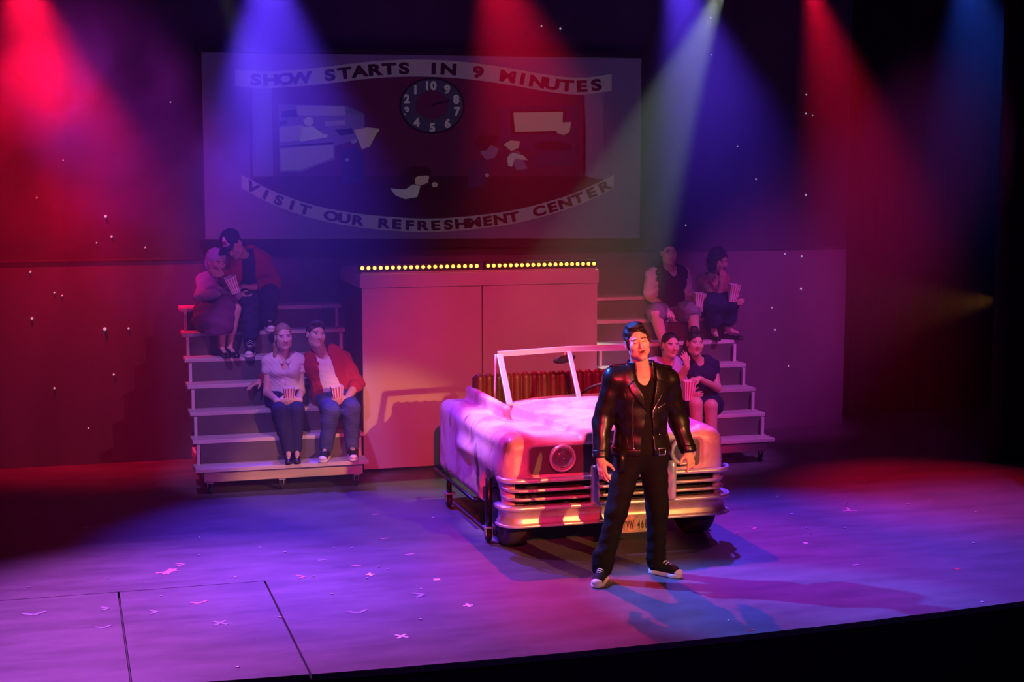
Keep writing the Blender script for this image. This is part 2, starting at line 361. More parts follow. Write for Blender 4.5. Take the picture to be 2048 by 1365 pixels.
def circ(cx, cy, rx, ry, n=28, a0=0, a1=360): return [(cx + rx * math.cos(math.radians(a0 + (a1 - a0) * i / n)), cy + ry * math.sin(math.radians(a0 + (a1 - a0) * i / n))) for i in range(n + (a1 - a0 < 360))]
M_pscr = pic('cloth', (0.30, 0.24, 0.42), 0.030); M_pale = pic('pale', (0.52, 0.44, 0.50), 0.075); M_red = pic('red', (0.20, 0.035, 0.10), 0.035); M_dk = pic('dark', (0.035, 0.02, 0.05), 0.01)
M_pil = pic('pillar', (0.30, 0.22, 0.40), 0.06); M_blu = pic('blue', (0.06, 0.05, 0.16), 0.03); M_crm = pic('cream', (0.70, 0.55, 0.42), 0.10); M_mar = pic('maroon', (0.12, 0.015, 0.04), 0.02); M_grn = pic('slate', (0.09, 0.12, 0.17), 0.045); M_wht = pic('white', (0.60, 0.58, 0.55), 0.11)
c4 = [scr(16, 30), scr(2007, 61), scr(2007, 880), scr(16, 887)]
bm = bmesh.new(); fr = [bm.verts.new(p) for p in c4]; bk = [bm.verts.new(p + Vector((0, 0.02, 0))) for p in c4]
bm.faces.new(fr); bm.faces.new(bk[::-1])
for i in range(4): bm.faces.new((fr[i], fr[(i + 1) % 4], bk[(i + 1) % 4], bk[i]))
obj('screen_cloth', bm, M_pscr, screen, off=SO)
M_frame = mat('screen_frame', (0.012, 0.010, 0.016), 0.8)
for p, q, hw in ((scr(-10, 18), scr(2030, 48), 0.03), (scr(-10, 905), scr(2030, 900), 0.045)):
    bm = bmesh.new(); d_ = q - p; B(bm, (p + q) / 2, (d_.length, 0.04, hw * 2), Matrix.Rotation(-math.atan2(d_.z, d_.x), 3, 'Y'), 0.004); obj('frame_rail', bm, M_frame, screen, off=SO)
def curve_pts(ks, n=60):
    xs = np.array([k[0] for k in ks], float); ys = np.array([k[1] for k in ks], float); X = np.linspace(xs[0], xs[-1], n)
    # smooth interpolation (Catmull-like via local cubic)
    out = []
    for x in X:
        i = int(np.clip(np.searchsorted(xs, x) - 1, 0, len(xs) - 2)); t = (x - xs[i]) / (xs[i + 1] - xs[i])
        m0 = (ys[i + 1] - ys[max(i - 1, 0)]) / (xs[i + 1] - xs[max(i - 1, 0)]); m1 = (ys[min(i + 2, len(xs) - 1)] - ys[i]) / (xs[min(i + 2, len(xs) - 1)] - xs[i]); h = xs[i + 1] - xs[i]
        out.append((x, (2 * t**3 - 3 * t**2 + 1) * ys[i] + (t**3 - 2 * t**2 + t) * h * m0 + (-2 * t**3 + 3 * t**2) * ys[i + 1] + (t**3 - t**2) * h * m1))
    return out
UB = curve_pts([(165, 148), (300, 158), (550, 140), (800, 112), (1000, 105), (1200, 115), (1400, 142), (1600, 176), (1740, 186), (1872, 170)])
LB = curve_pts([(185, 618), (320, 690), (500, 755), (700, 795), (900, 815), (1050, 820), (1250, 806), (1450, 776), (1650, 722), (1800, 662), (1885, 618)])
flat('red_field', [(230, 170), *[(x, y) for x, y in UB if 260 < x < 1740], (1745, 200), (1745, 596), (1850, 612), *[(x, y) for x, y in LB[::-1] if 250 < x < 1800], (225, 612)], M_red, 0.001)
flat('maroon_floor', [(330, 592), (1745, 596), (1850, 612), *[(x, y) for x, y in LB[::-1] if 250 < x < 1800], (225, 612)], M_mar, 0.0015)  # maroon lower band of the cartoon print
flat('pillar', [(240, 190), (330, 190), (330, 595), (240, 595)], M_pil, 0.002); flat('pillar', [(1755, 220), (1835, 220), (1835, 592), (1755, 592)], M_pil, 0.002)
def banner(pts, hw, name):
    return flat(name, [(x, y - hw) for x, y in pts] + [(x, y + hw) for x, y in pts[::-1]], M_pale, 0.003)
ub = banner(UB, 38, 'banner'); lb = banner(LB, 31, 'banner')
def glyph_mesh(ch):
    cu = bpy.data.curves.new('g', 'FONT'); cu.body = ch; cu.size = 1.0; cu.align_x = 'CENTER'; cu.offset = 0.05
    o = bpy.data.objects.new('g', cu); COL.objects.link(o); dg = bpy.context.evaluated_depsgraph_get()
    me = bpy.data.meshes.new_from_object(o.evaluated_get(dg)); V = [tuple(v.co) for v in me.vertices]; F_ = [tuple(p.vertices) for p in me.polygons]
    bpy.data.objects.remove(o); bpy.data.curves.remove(cu); bpy.data.meshes.remove(me); return V, F_
GL = {}
def letters(items, material, d, parent, name='letter', off=SO):
    """items: (char, cx, cy, width scale, height, slope) in artwork units; flat print"""
    for ch, cx, cy, sx, sy, sl in items:
        if ch not in GL: GL[ch] = glyph_mesh(ch)
        v, f = GL[ch]; ca, sa = math.cos(sl), math.sin(sl); V = []
        for p in v:
            x = p[0] * sx; y = -(p[1] - 0.35) * sy; V.append(tuple(scr(cx + x * ca - y * sa, cy + x * sa + y * ca, d) - Vector(off)))
        obj(name, (V, f), material, parent)
def along(text, pts, x0, x1, sx, sy):
    n = len(text); out = []
    for i, ch in enumerate(text):
        if ch == ' ': continue
        x = x0 + (x1 - x0) * (i + 0.5) / n; y = np.interp(x, [p[0] for p in pts], [p[1] for p in pts]); y2 = np.interp(x + 12, [p[0] for p in pts], [p[1] for p in pts])
        out.append((ch, x, y, sx, sy, math.atan2(y2 - y, 12)))
    return out
M_let = pic('lettering', (0.10, 0.01, 0.05), 0.01)
letters(along('SHOW STARTS IN 9 MINUTES', UB, 225, 1835, 98, 68), M_let, 0.004, ub)
letters(along('VISIT OUR REFRESHMENT CENTER', LB, 205, 1870, 84, 58), M_let, 0.004, lb)
clock = flat('clock_face', circ(1055, 275, 140, 120, 40), M_grn, 0.003); flat('clock_rim', circ(1055, 275, 149, 128, 40), M_dk, 0.0025, clock, off=SO); flat('clock_centre', circ(1055, 272, 76, 66, 32), M_red, 0.0035, clock, off=SO)
letters([(c, x, y, 52, 52, 0) for c, x, y in (('1', 1033, 184), ('0', 1062, 184), ('9', 1124, 200), ('8', 1165, 245), ('7', 1168, 300), ('6', 1125, 354), ('5', 1056, 372), ('4', 985, 350), ('3', 941, 300), ('2', 941, 243), ('1', 980, 202))], M_wht, 0.004, clock, 'numeral')
flat('clock_hand', [(1055, 268), (1135, 246), (1138, 252), (1056, 276)], M_dk, 0.0042, clock, off=SO)
# the snack counter seen through the left opening
hatch = flat('counter_opening', [(360, 268), (665, 274), (665, 308), (748, 310), (748, 420), (612, 455), (612, 515), (455, 576), (360, 576)], M_pil, 0.003)
for col_, pts in ((M_pale, [(440, 275), (662, 279), (662, 318), (440, 318)]), (M_blu, [(372, 300), (440, 290), (450, 325), (372, 330)]), (M_blu, [(362, 345), (395, 340), (400, 362), (362, 366)]),
                  (M_pale, [(362, 372), (470, 360), (470, 430), (362, 440)]), (M_wht, [(470, 340), (490, 325), (512, 332), (518, 352), (500, 366), (480, 362)]), (M_wht, [(462, 372), (510, 366), (530, 400), (580, 405), (578, 418), (500, 430), (455, 438)]),
                  (M_pale, [(570, 345), (660, 340), (662, 360), (570, 368)]), (M_dk, [(362, 456), (606, 440), (606, 448), (362, 462)]), (M_pale, [(364, 470), (605, 450), (605, 508), (455, 566), (364, 566)])):
    flat('counter_print', pts, col_, 0.0038, hatch, off=SO)
# cartoon customers
def fig(name, *layers):
    o = None
    for i, (col_, pts) in enumerate(layers):
        q = flat(name if o is None else 'figure_print', pts, col_, 0.0045 + 0.0006 * i, screen if o is None else o, off=SO); o = o or q
fig('cartoon_customer', (M_blu, [(640, 480), (700, 465), (745, 500), (740, 620), (640, 630)]), (M_crm, [(700, 385), (760, 372), (815, 378), (812, 395), (780, 405), (770, 460), (735, 472), (725, 430)]), (M_pale, [(685, 432), (710, 425), (716, 440), (690, 448)]), (M_dk, [(610, 385), (690, 375), (700, 400), (640, 410)]), (M_pale, circ(668, 520, 9, 9, 10)))
fig('cartoon_child', (M_wht, [(862, 650), (930, 655), (965, 632), (1000, 640), (975, 665), (985, 690), (930, 700), (885, 682)]), (M_crm, [(975, 600), (1010, 585), (1040, 595), (1035, 625), (1000, 638), (975, 630)]), (M_mar, [(920, 580), (950, 552), (1010, 545), (1052, 565), (1045, 590), (985, 595), (960, 620), (925, 612)]), (M_crm, circ(1065, 634, 14, 12, 12)))
fig('cartoon_boy', (M_blu, [(1215, 575), (1250, 520), (1300, 515), (1318, 570), (1290, 640), (1215, 650)]), (M_pil, [(1278, 460), (1320, 450), (1358, 470), (1340, 510), (1300, 520), (1275, 490)]), (M_mar, [(1243, 440), (1275, 412), (1355, 408), (1345, 440), (1310, 455), (1300, 478), (1265, 480)]), (M_pale, circ(1304, 590, 10, 9, 10)))
fig('cartoon_girl', (M_pil, [(1400, 490), (1450, 480), (1490, 560), (1440, 570)]), (M_crm, [(1380, 450), (1410, 432), (1455, 436), (1448, 466), (1415, 482)]), (M_wht, [(1395, 510), (1420, 488), (1470, 500), (1490, 522), (1430, 515), (1418, 552), (1400, 548)]))
fig('cartoon_car', (M_blu, [(1505, 500), (1560, 478), (1640, 480), (1700, 470), (1715, 545), (1520, 550)]), (M_dk, [(1515, 460), (1545, 435), (1640, 435), (1690, 450), (1690, 475), (1540, 478)]))
rs = flat('cartoon_screen', [(1362, 282), (1720, 276), (1720, 500), (1380, 470)], M_blu, 0.003)
flat('cartoon_screen_frame', [(1410, 296), (1662, 292), (1662, 400), (1415, 405)], M_dk, 0.0036, rs, off=SO); flat('cartoon_screen_panel', [(1424, 305), (1650, 302), (1648, 388), (1432, 394)], M_crm, 0.0042, rs, off=SO)
flat('cartoon_popcorn', [(1625, 352), (1688, 348), (1680, 395), (1655, 408), (1622, 398)], M_crm, 0.0048, rs, off=SO)
# ------------------------------------------------------------------ the plain white booth
def paint(name, col, r=0.55): return mat(name, col, r, var=0.12, vscale=1.6, bump=0.12, bscale=30)
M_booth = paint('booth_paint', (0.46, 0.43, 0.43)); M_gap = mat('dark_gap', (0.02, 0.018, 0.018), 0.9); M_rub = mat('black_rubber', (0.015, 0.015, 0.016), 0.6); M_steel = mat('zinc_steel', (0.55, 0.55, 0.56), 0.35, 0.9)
BX0, BX1, BY, BZ = 2.650, 4.940, 14.07, 1.73
booth = empty('concession_booth', ((BX0 + BX1) / 2, BY + 0.5, 0), 'plain pink-lit white booth with two door panels behind the car', 'booth'); bo = tuple(booth.location)
box('carcass', ((BX0 + BX1) / 2, BY + 0.52, 0.03 + BZ / 2), (BX1 - BX0 - 0.03, 0.98, BZ - 0.02), mat('booth_unlit_side', (0.10, 0.095, 0.10), 0.8), booth, off=bo)  # dark colour stands in for the unlit side of the white booth
SX = 3.795
for x0, x1 in ((BX0, SX - 0.005), (SX + 0.005, BX1)):
    box('door_panel', ((x0 + x1) / 2, BY + 0.012, (0.035 + BZ) / 2), (x1 - x0, 0.036, BZ - 0.035), M_booth, booth, 0.004, off=bo)
box('cornice', ((BX0 + BX1) / 2 - 0.01, BY + 0.48, BZ + 0.068), (BX1 - BX0 + 0.03, 1.03, 0.13), M_booth, booth, 0.006, off=bo)
box('top_board', ((BX0 + BX1) / 2 - 0.01, BY + 0.48, BZ + 0.142), (BX1 - BX0 + 0.0, 1.0, 0.016), M_booth, booth, 0.003, off=bo)
for x in (BX0 + 0.08, BX1 - 0.08):
    bm = bmesh.new(); lathe(bm, [(0.0, -0.012), (0.016, -0.012), (0.018, 0), (0.016, 0.012), (0, 0.012)], (x, BY + 0.08, 0.018), (1, 0, 0), 14); B(bm, (x, BY + 0.08, 0.034), (0.03, 0.04, 0.006)); obj('castor', bm, M_rub, booth, off=bo)
M_bulb = mat('amber_bulb', (1.0, 0.45, 0.06), 0.3, emit=3.2); M_bar = mat('light_bar_black', (0.012, 0.012, 0.012), 0.5)
bmb = bmesh.new(); bmesh.ops.create_uvsphere(bmb, u_segments=10, v_segments=6, radius=0.0175); bulb_me = None
for x0, x1, lab in ((2.62, 3.765, 'black bar of glowing amber bulbs over the left booth door'), (3.815, 4.925, 'black bar of glowing amber bulbs over the right booth door')):
    bar = empty('light_bar', ((x0 + x1) / 2, BY - 0.01, BZ + 0.151), lab, 'light bar', 'amber light bars on the booth'); lo_ = tuple(bar.location)
    box('housing', ((x0 + x1) / 2, BY + 0.0, BZ + 0.151 + 0.037), (x1 - x0, 0.06, 0.074), M_bar, bar, 0.006, off=lo_)
    for i in range(20):
        x = x0 + 0.03 + (x1 - x0 - 0.06) * i / 19
        if bulb_me is None:
            o = obj('bulb', bmb, M_bulb, bar, True); bulb_me = o.data
        else: o = link(bpy.data.objects.new('bulb', bulb_me), bar)
        o.location = Vector((x, BY - 0.034, BZ + 0.151 + 0.037)) - Vector(lo_)
# ------------------------------------------------------------------ bleacher steps
M_tread = mat('pale_plank', (0.62, 0.55, 0.52), 0.5, var=0.25, vscale=3, bump=0.15, bscale=20, stretch=(0.5, 6, 6)); M_riser = mat('ply_riser', (0.13, 0.10, 0.10), 0.75, var=0.35, vscale=2.0, bump=0.1); M_post = mat('pale_post', (0.60, 0.54, 0.52), 0.55)
Y0, RUN, Z0, RISE = 13.42, 0.226, 0.250, 0.2125
def steps(x0, x1, label):
    e = empty('bleacher_steps', ((x0 + x1) / 2, Y0 + 0.7, 0), label, 'steps', 'rolling bleacher steps'); o_ = tuple(e.location); cx = (x0 + x1) / 2; wd = x1 - x0
    for n in range(7):
        y = Y0 + n * RUN; z = Z0 + n * RISE; ins = 0.0 if n < 5 else 0.0
        box('tread', (cx, y + 0.125, z - 0.0175), (wd, 0.25 if n < 6 else 0.30, 0.035), M_tread, e, 0.004, off=o_)
        if n < 6:
            box('riser', (cx, y + 0.235, z + RISE / 2 - 0.0175), (wd - 0.06, 0.012, RISE - 0.037), M_riser, e, 0.0, off=o_)
            for x in (x0 + 0.045, x1 - 0.045): box('post', (x, y + 0.195, z + (RISE - 0.037) / 2), (0.028, 0.03, RISE - 0.037), M_post, e, 0.002, off=o_)
    box('base_beam', (cx + 0.02, Y0 + 0.10, 0.155), (wd - 0.12, 0.04, 0.085), M_tread, e, 0.004, off=o_)
    box('base_beam', (cx + 0.02, Y0 + 1.35, 0.155), (wd - 0.12, 0.04, 0.085), M_tread, e, 0.004, off=o_)
    for x in (x0 + 0.10, x1 - 0.10): box('side_rail', (x, Y0 + 0.72, 0.15), (0.04, 1.22, 0.08), M_tread, e, 0.004, off=o_)
    for x in (x0 + 0.10, x1 - 0.10): box('back_stud', (x, Y0 + 1.42, 0.84), (0.04, 0.06, 1.30), M_riser, e, 0.003, off=o_)
    for x in (x0 + 0.13, cx, x1 - 0.09):
        for y in (Y0 + 0.12, Y0 + 1.3):
            c = bmesh.new(); B(c, (x, y, 0.104), (0.06, 0.06, 0.008)); B(c, (x - 0.018, y + 0.012, 0.075), (0.004, 0.035, 0.055)); B(c, (x + 0.018, y + 0.012, 0.075), (0.004, 0.035, 0.055)); k = obj('castor', c, M_steel, e, off=o_)
            c = bmesh.new(); lathe(c, [(0.001, -0.013), (0.03, -0.013), (0.037, -0.008), (0.037, 0.008), (0.03, 0.013), (0.001, 0.013)], (x, y + 0.015, 0.037), (1, 0, 0), 16); obj('wheel', c, M_rub, k, True, off=o_)
    return e
steps(1.055, 2.572, 'pale wooden rolling bleacher steps to the left of the booth')
steps(5.010, 6.530, 'pale wooden rolling bleacher steps to the right of the booth')
# ------------------------------------------------------------------ the prop car
def car_paint():
    m = mat('brushed_car_paint', (0.80, 0.70, 0.74), 0.38, coat=0.3); nt = m.node_tree; b = nt.nodes['Principled BSDF']
    tc = nt.nodes.new('ShaderNodeTexCoord')
    def noise(scale, stretch, rot, lo, hi, det=6):
        mp = nt.nodes.new('ShaderNodeMapping'); mp.inputs['Scale'].default_value = stretch; mp.inputs['Rotation'].default_value = rot
        n = nt.nodes.new('ShaderNodeTexNoise'); n.inputs['Scale'].default_value = scale; n.inputs['Detail'].default_value = det; n.inputs['Distortion'].default_value = 0.6
        nt.links.new(tc.outputs['Object'], mp.inputs[0]); nt.links.new(mp.outputs[0], n.inputs[0])
        r = nt.nodes.new('ShaderNodeMapRange'); r.inputs['From Min'].default_value = lo; r.inputs['From Max'].default_value = hi
        nt.links.new(n.outputs['Fac'], r.inputs[0]); return r.outputs[0]
    def mix(f, a, c):
        x = nt.nodes.new('ShaderNodeMix'); x.data_type = 'RGBA'; nt.links.new(f, x.inputs[0])
        if isinstance(a, tuple): x.inputs[6].default_value = (*a, 1)
        else: nt.links.new(a, x.inputs[6])
        x.inputs[7].default_value = (*c, 1); return x.outputs[2]
    c = mix(noise(3.2, (1, 1, 1), (0, 0, 0), 0.40, 0.58), (0.82, 0.72, 0.75), (0.60, 0.32, 0.39))
    c = mix(noise(5.0, (1, 1, 1), (0.3, 0, 0), 0.56, 0.66), c, (0.80, 0.62, 0.56))
    # dark rubbed streaks, only low on the flanks
    st = noise(1.7, (0.5, 3.4, 0.7), (0.62, 0, 0), 0.565, 0.63, 8)
    sp = nt.nodes.new('ShaderNodeSeparateXYZ'); nt.links.new(tc.outputs['Object'], sp.inputs[0])
    ax = nt.nodes.new('ShaderNodeMath'); ax.operation = 'ABSOLUTE'; nt.links.new(sp.outputs['X'], ax.inputs[0])
    r2 = nt.nodes.new('ShaderNodeMapRange'); r2.inputs['From Min'].default_value = 0.80; r2.inputs['From Max'].default_value = 0.85; nt.links.new(ax.outputs[0], r2.inputs[0])
    mu = nt.nodes.new('ShaderNodeMath'); mu.operation = 'MULTIPLY'; nt.links.new(st, mu.inputs[0]); nt.links.new(r2.outputs[0], mu.inputs[1])
    c = mix(mu.outputs[0], c, (0.10, 0.05, 0.055))
    nt.links.new(c, b.inputs['Base Color'])
    bp = nt.nodes.new('ShaderNodeBump'); bp.inputs['Strength'].default_value = 0.12; bp.inputs['Distance'].default_value = 0.01; n = nt.nodes.new('ShaderNodeTexNoise'); n.inputs['Scale'].default_value = 9
    nt.links.new(tc.outputs['Object'], n.inputs[0]); nt.links.new(n.outputs['Fac'], bp.inputs['Height']); nt.links.new(bp.outputs[0], b.inputs['Normal'])
    return m
M_car = car_paint(); M_chrome = mat('dull_chrome', (0.80, 0.76, 0.76), 0.32, 0.55, bump=0.08, bscale=14); M_copper = mat('painted_bumper', (0.72, 0.62, 0.58), 0.36, 0.5, var=0.3, vscale=7); M_panel = mat('grey_nose_panel', (0.13, 0.115, 0.12), 0.45, 0.2, var=0.3, vscale=4)
M_dark = mat('black_cavity', (0.012, 0.011, 0.012), 0.8); M_leather = mat('maroon_vinyl', (0.13, 0.045, 0.045), 0.38, var=0.3, vscale=6); M_tyre = mat('tyre_rubber', (0.045, 0.035, 0.035), 0.6); M_blkmetal = mat('black_steel_tube', (0.02, 0.02, 0.023), 0.35, 0.5)
CX = 3.955; CO = (CX, 11.9, 0.0)
car = empty('convertible_car', CO, 'small pink-white open prop convertible with chrome grille on castors', 'car')
RES = 0.013
f = Field((3.0, 10.62, 0.15), (4.92, 13.02, 1.08), RES)
f.box((CX, 11.85, 0.545), (0.870, 1.065, 0.315), None, 0.085)
f.ell((CX, 11.95, 0.60), (0.90, 1.0, 0.20), None, 0.06)
for sx in (-1, 1):
    f.cone((CX + sx * 0.72, 10.93, 0.775), (CX + sx * 0.73, 12.72, 0.755), 0.115, 0.105, 0.05)      # rounded fender tops
    f.cone((CX + sx * 0.76, 10.95, 0.62), (CX + sx * 0.76, 11.6, 0.62), 0.13, 0.12, 0.06)
def hood(x, y, z):
    t = np.clip((y - 10.80) / 1.12, 0, 1); hw = 0.30 + 0.30 * t; tp = 0.892 + 0.085 * t - 0.05 * ((x - CX - 0.03) / 0.7) ** 2
    d = np.maximum(np.abs(x - CX - 0.04) - hw + (z - 0.85) * 0.45, z - tp); d = np.maximum(d, 10.80 - y); d = np.maximum(d, y - 11.93); return np.maximum(d, 0.6 - z) - 0.004
f.put(hood, (3.3, 10.78, 0.58), (4.75, 11.95, 1.0), 0.018)
for sx in (-1, 1):                                                                                     # cockpit coamings
    f.box((CX + sx * 0.615, 12.22, 0.86), (0.035, 0.60, 0.115), None, 0.028, 0.03)
f.box((CX, 12.78, 0.80), (0.62, 0.05, 0.10), None, 0.04, 0.05)
f.box((CX, 12.34, 0.95), (0.565, 0.40, 0.45), None, 0.04, 0.0, 'cut')                                  # cockpit well
for sx in (-1, 1): f.cone((CX + sx * 1.1, 11.225, 0.225), (CX + sx * 0.56, 11.225, 0.225), 0.340, 0.340, 0.012, 'cut')  # front wheel arches
f.box((CX, 10.76, 0.688), (0.70, 0.072, 0.125), None, 0.06, 0.012, 'cut')                             # nose recess
f.box((CX, 10.74, 0.38), (0.80, 0.092, 0.185), None, 0.05, 0.012, 'cut')
f.box((CX, 11.85, 0.18), (0.74, 0.95, 0.14), None, 0.05, 0.0, 'cut')                                   # hollow underneath
fobj('body', f, M_car, car, CO)
bm = bmesh.new(); B(bm, (CX, 10.822, 0.69), (1.40, 0.012, 0.26), None, 0.004); nose = obj('nose_panel', bm, M_panel, car, off=CO)
bm = bmesh.new(); B(bm, (CX, 10.815, 0.40), (1.58, 0.012, 0.34), None, 0.004); obj('grille_cavity_shade', bm, M_dark, car, off=CO)  # black sheet painting the shade of the cavity behind the bars
box('floor_pan', (CX, 12.34, 0.49), (1.14, 0.82, 0.02), M_dark, car, off=CO)
def front_path(w, yf, yb, r, n=8):
    """plan path from left flank round the nose to the right flank"""
    p = [(CX - w, yb), (CX - w, yf + r)]
    p += [(CX - w + r - r * math.cos(t), yf + r - r * math.sin(t)) for t in [math.pi / 2 * i / n for i in range(1, n + 1)]]
    q = [(2 * CX - x, y) for x, y in p[::-1]]; return p + q
def bar(name, w, yf, yb, r, z, rad, material):
    bm = bmesh.new(); pts = [(x, y, z) for x, y in front_path(w, yf, yb, r)]; tube(bm, pts, rad, 10); return obj(name, bm, material, car, True, CO)
bar('bumper_bar', 0.905, 10.695, 10.86, 0.13, 0.567, 0.0185, M_chrome)
bar('grille_bar', 0.865, 10.715, 10.90, 0.13, 0.487, 0.0125, M_copper); bar('grille_bar', 0.865, 10.715, 10.90, 0.13, 0.423, 0.0125, M_copper)
bm = bmesh.new(); sweep(bm, [(x, y, 0) for x, y in front_path(0.885, 10.725, 10.92, 0.13)], [(-0.02, 0.235), (0.015, 0.225), (0.020, 0.245), (0.005, 0.262), (0.003, 0.318), (0.018, 0.332), (0.042, 0.352), (0.040, 0.372), (0.010, 0.378), (-0.03, 0.376)]); lbp = obj('lower_bumper', bm, M_copper, car, True, CO)
for nm, zz, rr in (('bumper_lip', 0.360, 0.017), ('bumper_lip', 0.228, 0.012)):
    bm = bmesh.new(); tube(bm, [(x, y, zz) for x, y in front_path(0.915, 10.692, 10.88, 0.14)], rr, 8); obj(nm, bm, M_chrome, lbp, True, CO)
for x in (3.742, 4.352):
    bm = bmesh.new(); pr = []
    rings = []
    for z, s in ((0.362, 0.55), (0.368, 0.9), (0.39, 1.0), (0.62, 1.0), (0.652, 0.92), (0.664, 0.55)):
        rings.append([bm.verts.new((x + 0.034 * s * math.cos(t), 10.682 - 0.042 * s * math.sin(t), z)) for t in [math.pi * j / 10 for j in range(11)]])
    for A, C in zip(rings, rings[1:]):
        for j in range(10): bm.faces.new((A[j], A[j + 1], C[j + 1], C[j]))
        bm.faces.new((A[10], A[0], C[0], C[10]))
    bm.faces.new(rings[0][::-1]); bm.faces.new(rings[-1]); obj('bumper_guard', bm, M_chrome, car, True, CO)
M_glass = mat('lamp_glass', (0.9, 0.9, 0.9), 0.06); gb = M_glass.node_tree.nodes['Principled BSDF']; gb.inputs['Transmission Weight'].default_value = 0.9
M_refl = mat('lamp_reflector', (0.85, 0.82, 0.75), 0.16, 1.0, bump=0.5, bscale=60)
for x in (3.520, 4.478):
    c = (x, 10.80, 0.707); h = bm = bmesh.new(); lathe(bm, [(0.078, 0.0), (0.100, 0.0), (0.104, 0.03), (0.098, 0.046), (0.086, 0.048), (0.082, 0.03), (0.078, 0.012)], c, (0, -1, 0), 32); rim = obj('headlight', bm, M_chrome, car, True, CO)
    bm = bmesh.new(); lathe(bm, [(0.083, 0.030), (0.07, 0.015), (0.045, 0.005), (0.0, 0.001), (0.0, -0.004), (0.083, -0.003)], c, (0, -1, 0), 28); obj('reflector', bm, M_refl, rim, True, CO)
    bm = bmesh.new(); lathe(bm, [(0.084, 0.034), (0.075, 0.046), (0.052, 0.058), (0.025, 0.064), (0.0, 0.065), (0.0, 0.062), (0.025, 0.061), (0.052, 0.055), (0.074, 0.043), (0.082, 0.033)], c, (0, -1, 0), 28); obj('lens', bm, M_glass, rim, True, CO)
# number plate
M_plate = mat('plate_cream', (0.55, 0.42, 0.32), 0.6, var=0.4, vscale=25); plate = box('number_plate', (4.055, 10.664, 0.205), (0.225, 0.006, 0.125), M_plate, car, 0.003, off=CO); M_pl = mat('plate_ink', (0.05, 0.02, 0.02), 0.6)
for i, ch in enumerate('TVW 468'):
    if ch == ' ': continue
    v, fc = glyph_mesh(ch); obj('character', ([(4.055 - 0.088 + i * 0.0293 + p[0] * 0.036 - CO[0], 10.6605 - CO[1], 0.168 + p[1] * 0.085) for p in v], fc), M_pl, plate)
box('plate_frame', (4.055, 10.668, 0.205), (0.24, 0.006, 0.14), M_copper, plate, 0.002, off=CO)
# front wheels
for sx in (-1, 1):
    x = CX + sx * 0.740; bm = bmesh.new(); R_ = 0.300
    lathe(bm, [(0.17, -0.085), (0.24, -0.095), (0.275, -0.09), (R_ - 0.004, -0.07), (R_, -0.03), (R_, 0.03), (R_ - 0.004, 0.07), (0.275, 0.09), (0.24, 0.095), (0.17, 0.085)], (x, 11.09, R_), (1, 0, 0), 36); ty = obj('tyre', bm, M_tyre, car, True, CO)
    bm = bmesh.new(); lathe(bm, [(0.0, -0.06), (0.06, -0.07), (0.15, -0.05), (0.172, -0.085), (0.172, 0.085), (0.15, 0.05), (0.06, 0.07), (0.0, 0.06)], (x, 11.09, R_), (1, 0, 0), 28); obj('hub', bm, mat('wheel_hub', (0.30, 0.12, 0.10), 0.5, 0.3), ty, True, CO)
# castor frame, both flanks
for sx in (-1, 1):
    x = CX + sx * 0.885; xi = CX + sx * 0.70
    bm = bmesh.new(); tube(bm, [(x, 12.98, 0.232), (x, 11.64, 0.232), (xi, 11.62, 0.232)], 0.014, 8); tube(bm, [(xi, 12.96, 0.232), (x, 12.98, 0.232)], 0.014, 8); fr_ = obj('castor_frame', bm, M_blkmetal, car, True, CO)
    for y, zt, w_ in ((12.46, 0.24, 0.018), (11.20, 0.50, 0.021)):
        bm = bmesh.new(); tube(bm, [(x, y, 0.12), (x, y, zt)], w_ * 1.25, 10); 
        if y < 12: tube(bm, [(x, y, 0.42), (xi + sx * -0.10, y, 0.42)], 0.012, 8)
        obj('frame_leg', bm, M_blkmetal, car, True, CO)
        bm = bmesh.new(); B(bm, (x, y, 0.122), (0.09, 0.09, 0.014), None, 0.003); B(bm, (x - 0.026, y + 0.012, 0.085), (0.007, 0.05, 0.075)); B(bm, (x + 0.026, y + 0.012, 0.085), (0.007, 0.05, 0.075)); k = obj('castor', bm, M_steel, car, False, CO)
        bm = bmesh.new(); lathe(bm, [(0.001, -0.018), (0.044, -0.018), (0.054, -0.011), (0.054, 0.011), (0.044, 0.018), (0.001, 0.018)], (x, y + 0.015, 0.054), (1, 0, 0), 18); obj('wheel', bm, M_rub, k, True, CO)
# windscreen frame
WL, WM, WR = 3.410, 4.020, 4.615
def flatbar(name, a, b, w_, t_, material, parent=car):
    a = Vector(a); b = Vector(b); d = b - a; bm = bmesh.new(); x, y, z = frame_at(d)
    yv = Vector((0, 1, 0)); nrm = (yv - z * yv.dot(z)).normalized() if abs(z.y) < 0.95 else Vector((0, 0, 1)); sd = z.cross(nrm)
    M_ = Matrix((sd, nrm, z)).transposed(); B(bm, (a + b) / 2, (w_, t_, d.length), M_, 0.004); return obj(name, bm, material, parent, off=CO)
ws = flatbar('windscreen_frame', (WL, 12.163, 1.322), (WM + 0.005, 12.143, 1.348), 0.046, 0.022, M_chrome)
flatbar('top_rail', (WM - 0.005, 12.143, 1.348), (WR, 12.163, 1.336), 0.046, 0.022, M_chrome, ws)
for x, tp in ((WL + 0.016, 1.318), (WM, 1.345), (WR - 0.016, 1.332)): flatbar('pillar', (x, 11.855, 0.945), (x, 12.158, tp), 0.050 if x != WM else 0.038, 0.022, M_chrome, ws)
flatbar('bottom_rail', (WL, 11.855, 0.952), (WR, 11.855, 0.952), 0.022, 0.02, M_chrome, ws)
for x in (WL - 0.012, WR + 0.012):
    bm = bmesh.new(); tube(bm, [(x, 12.175, 1.32), (x, 12.19, 1.20), (x, 12.20, 0.93)], 0.0095, 8); obj('stay', bm, M_chrome, ws, True, CO)
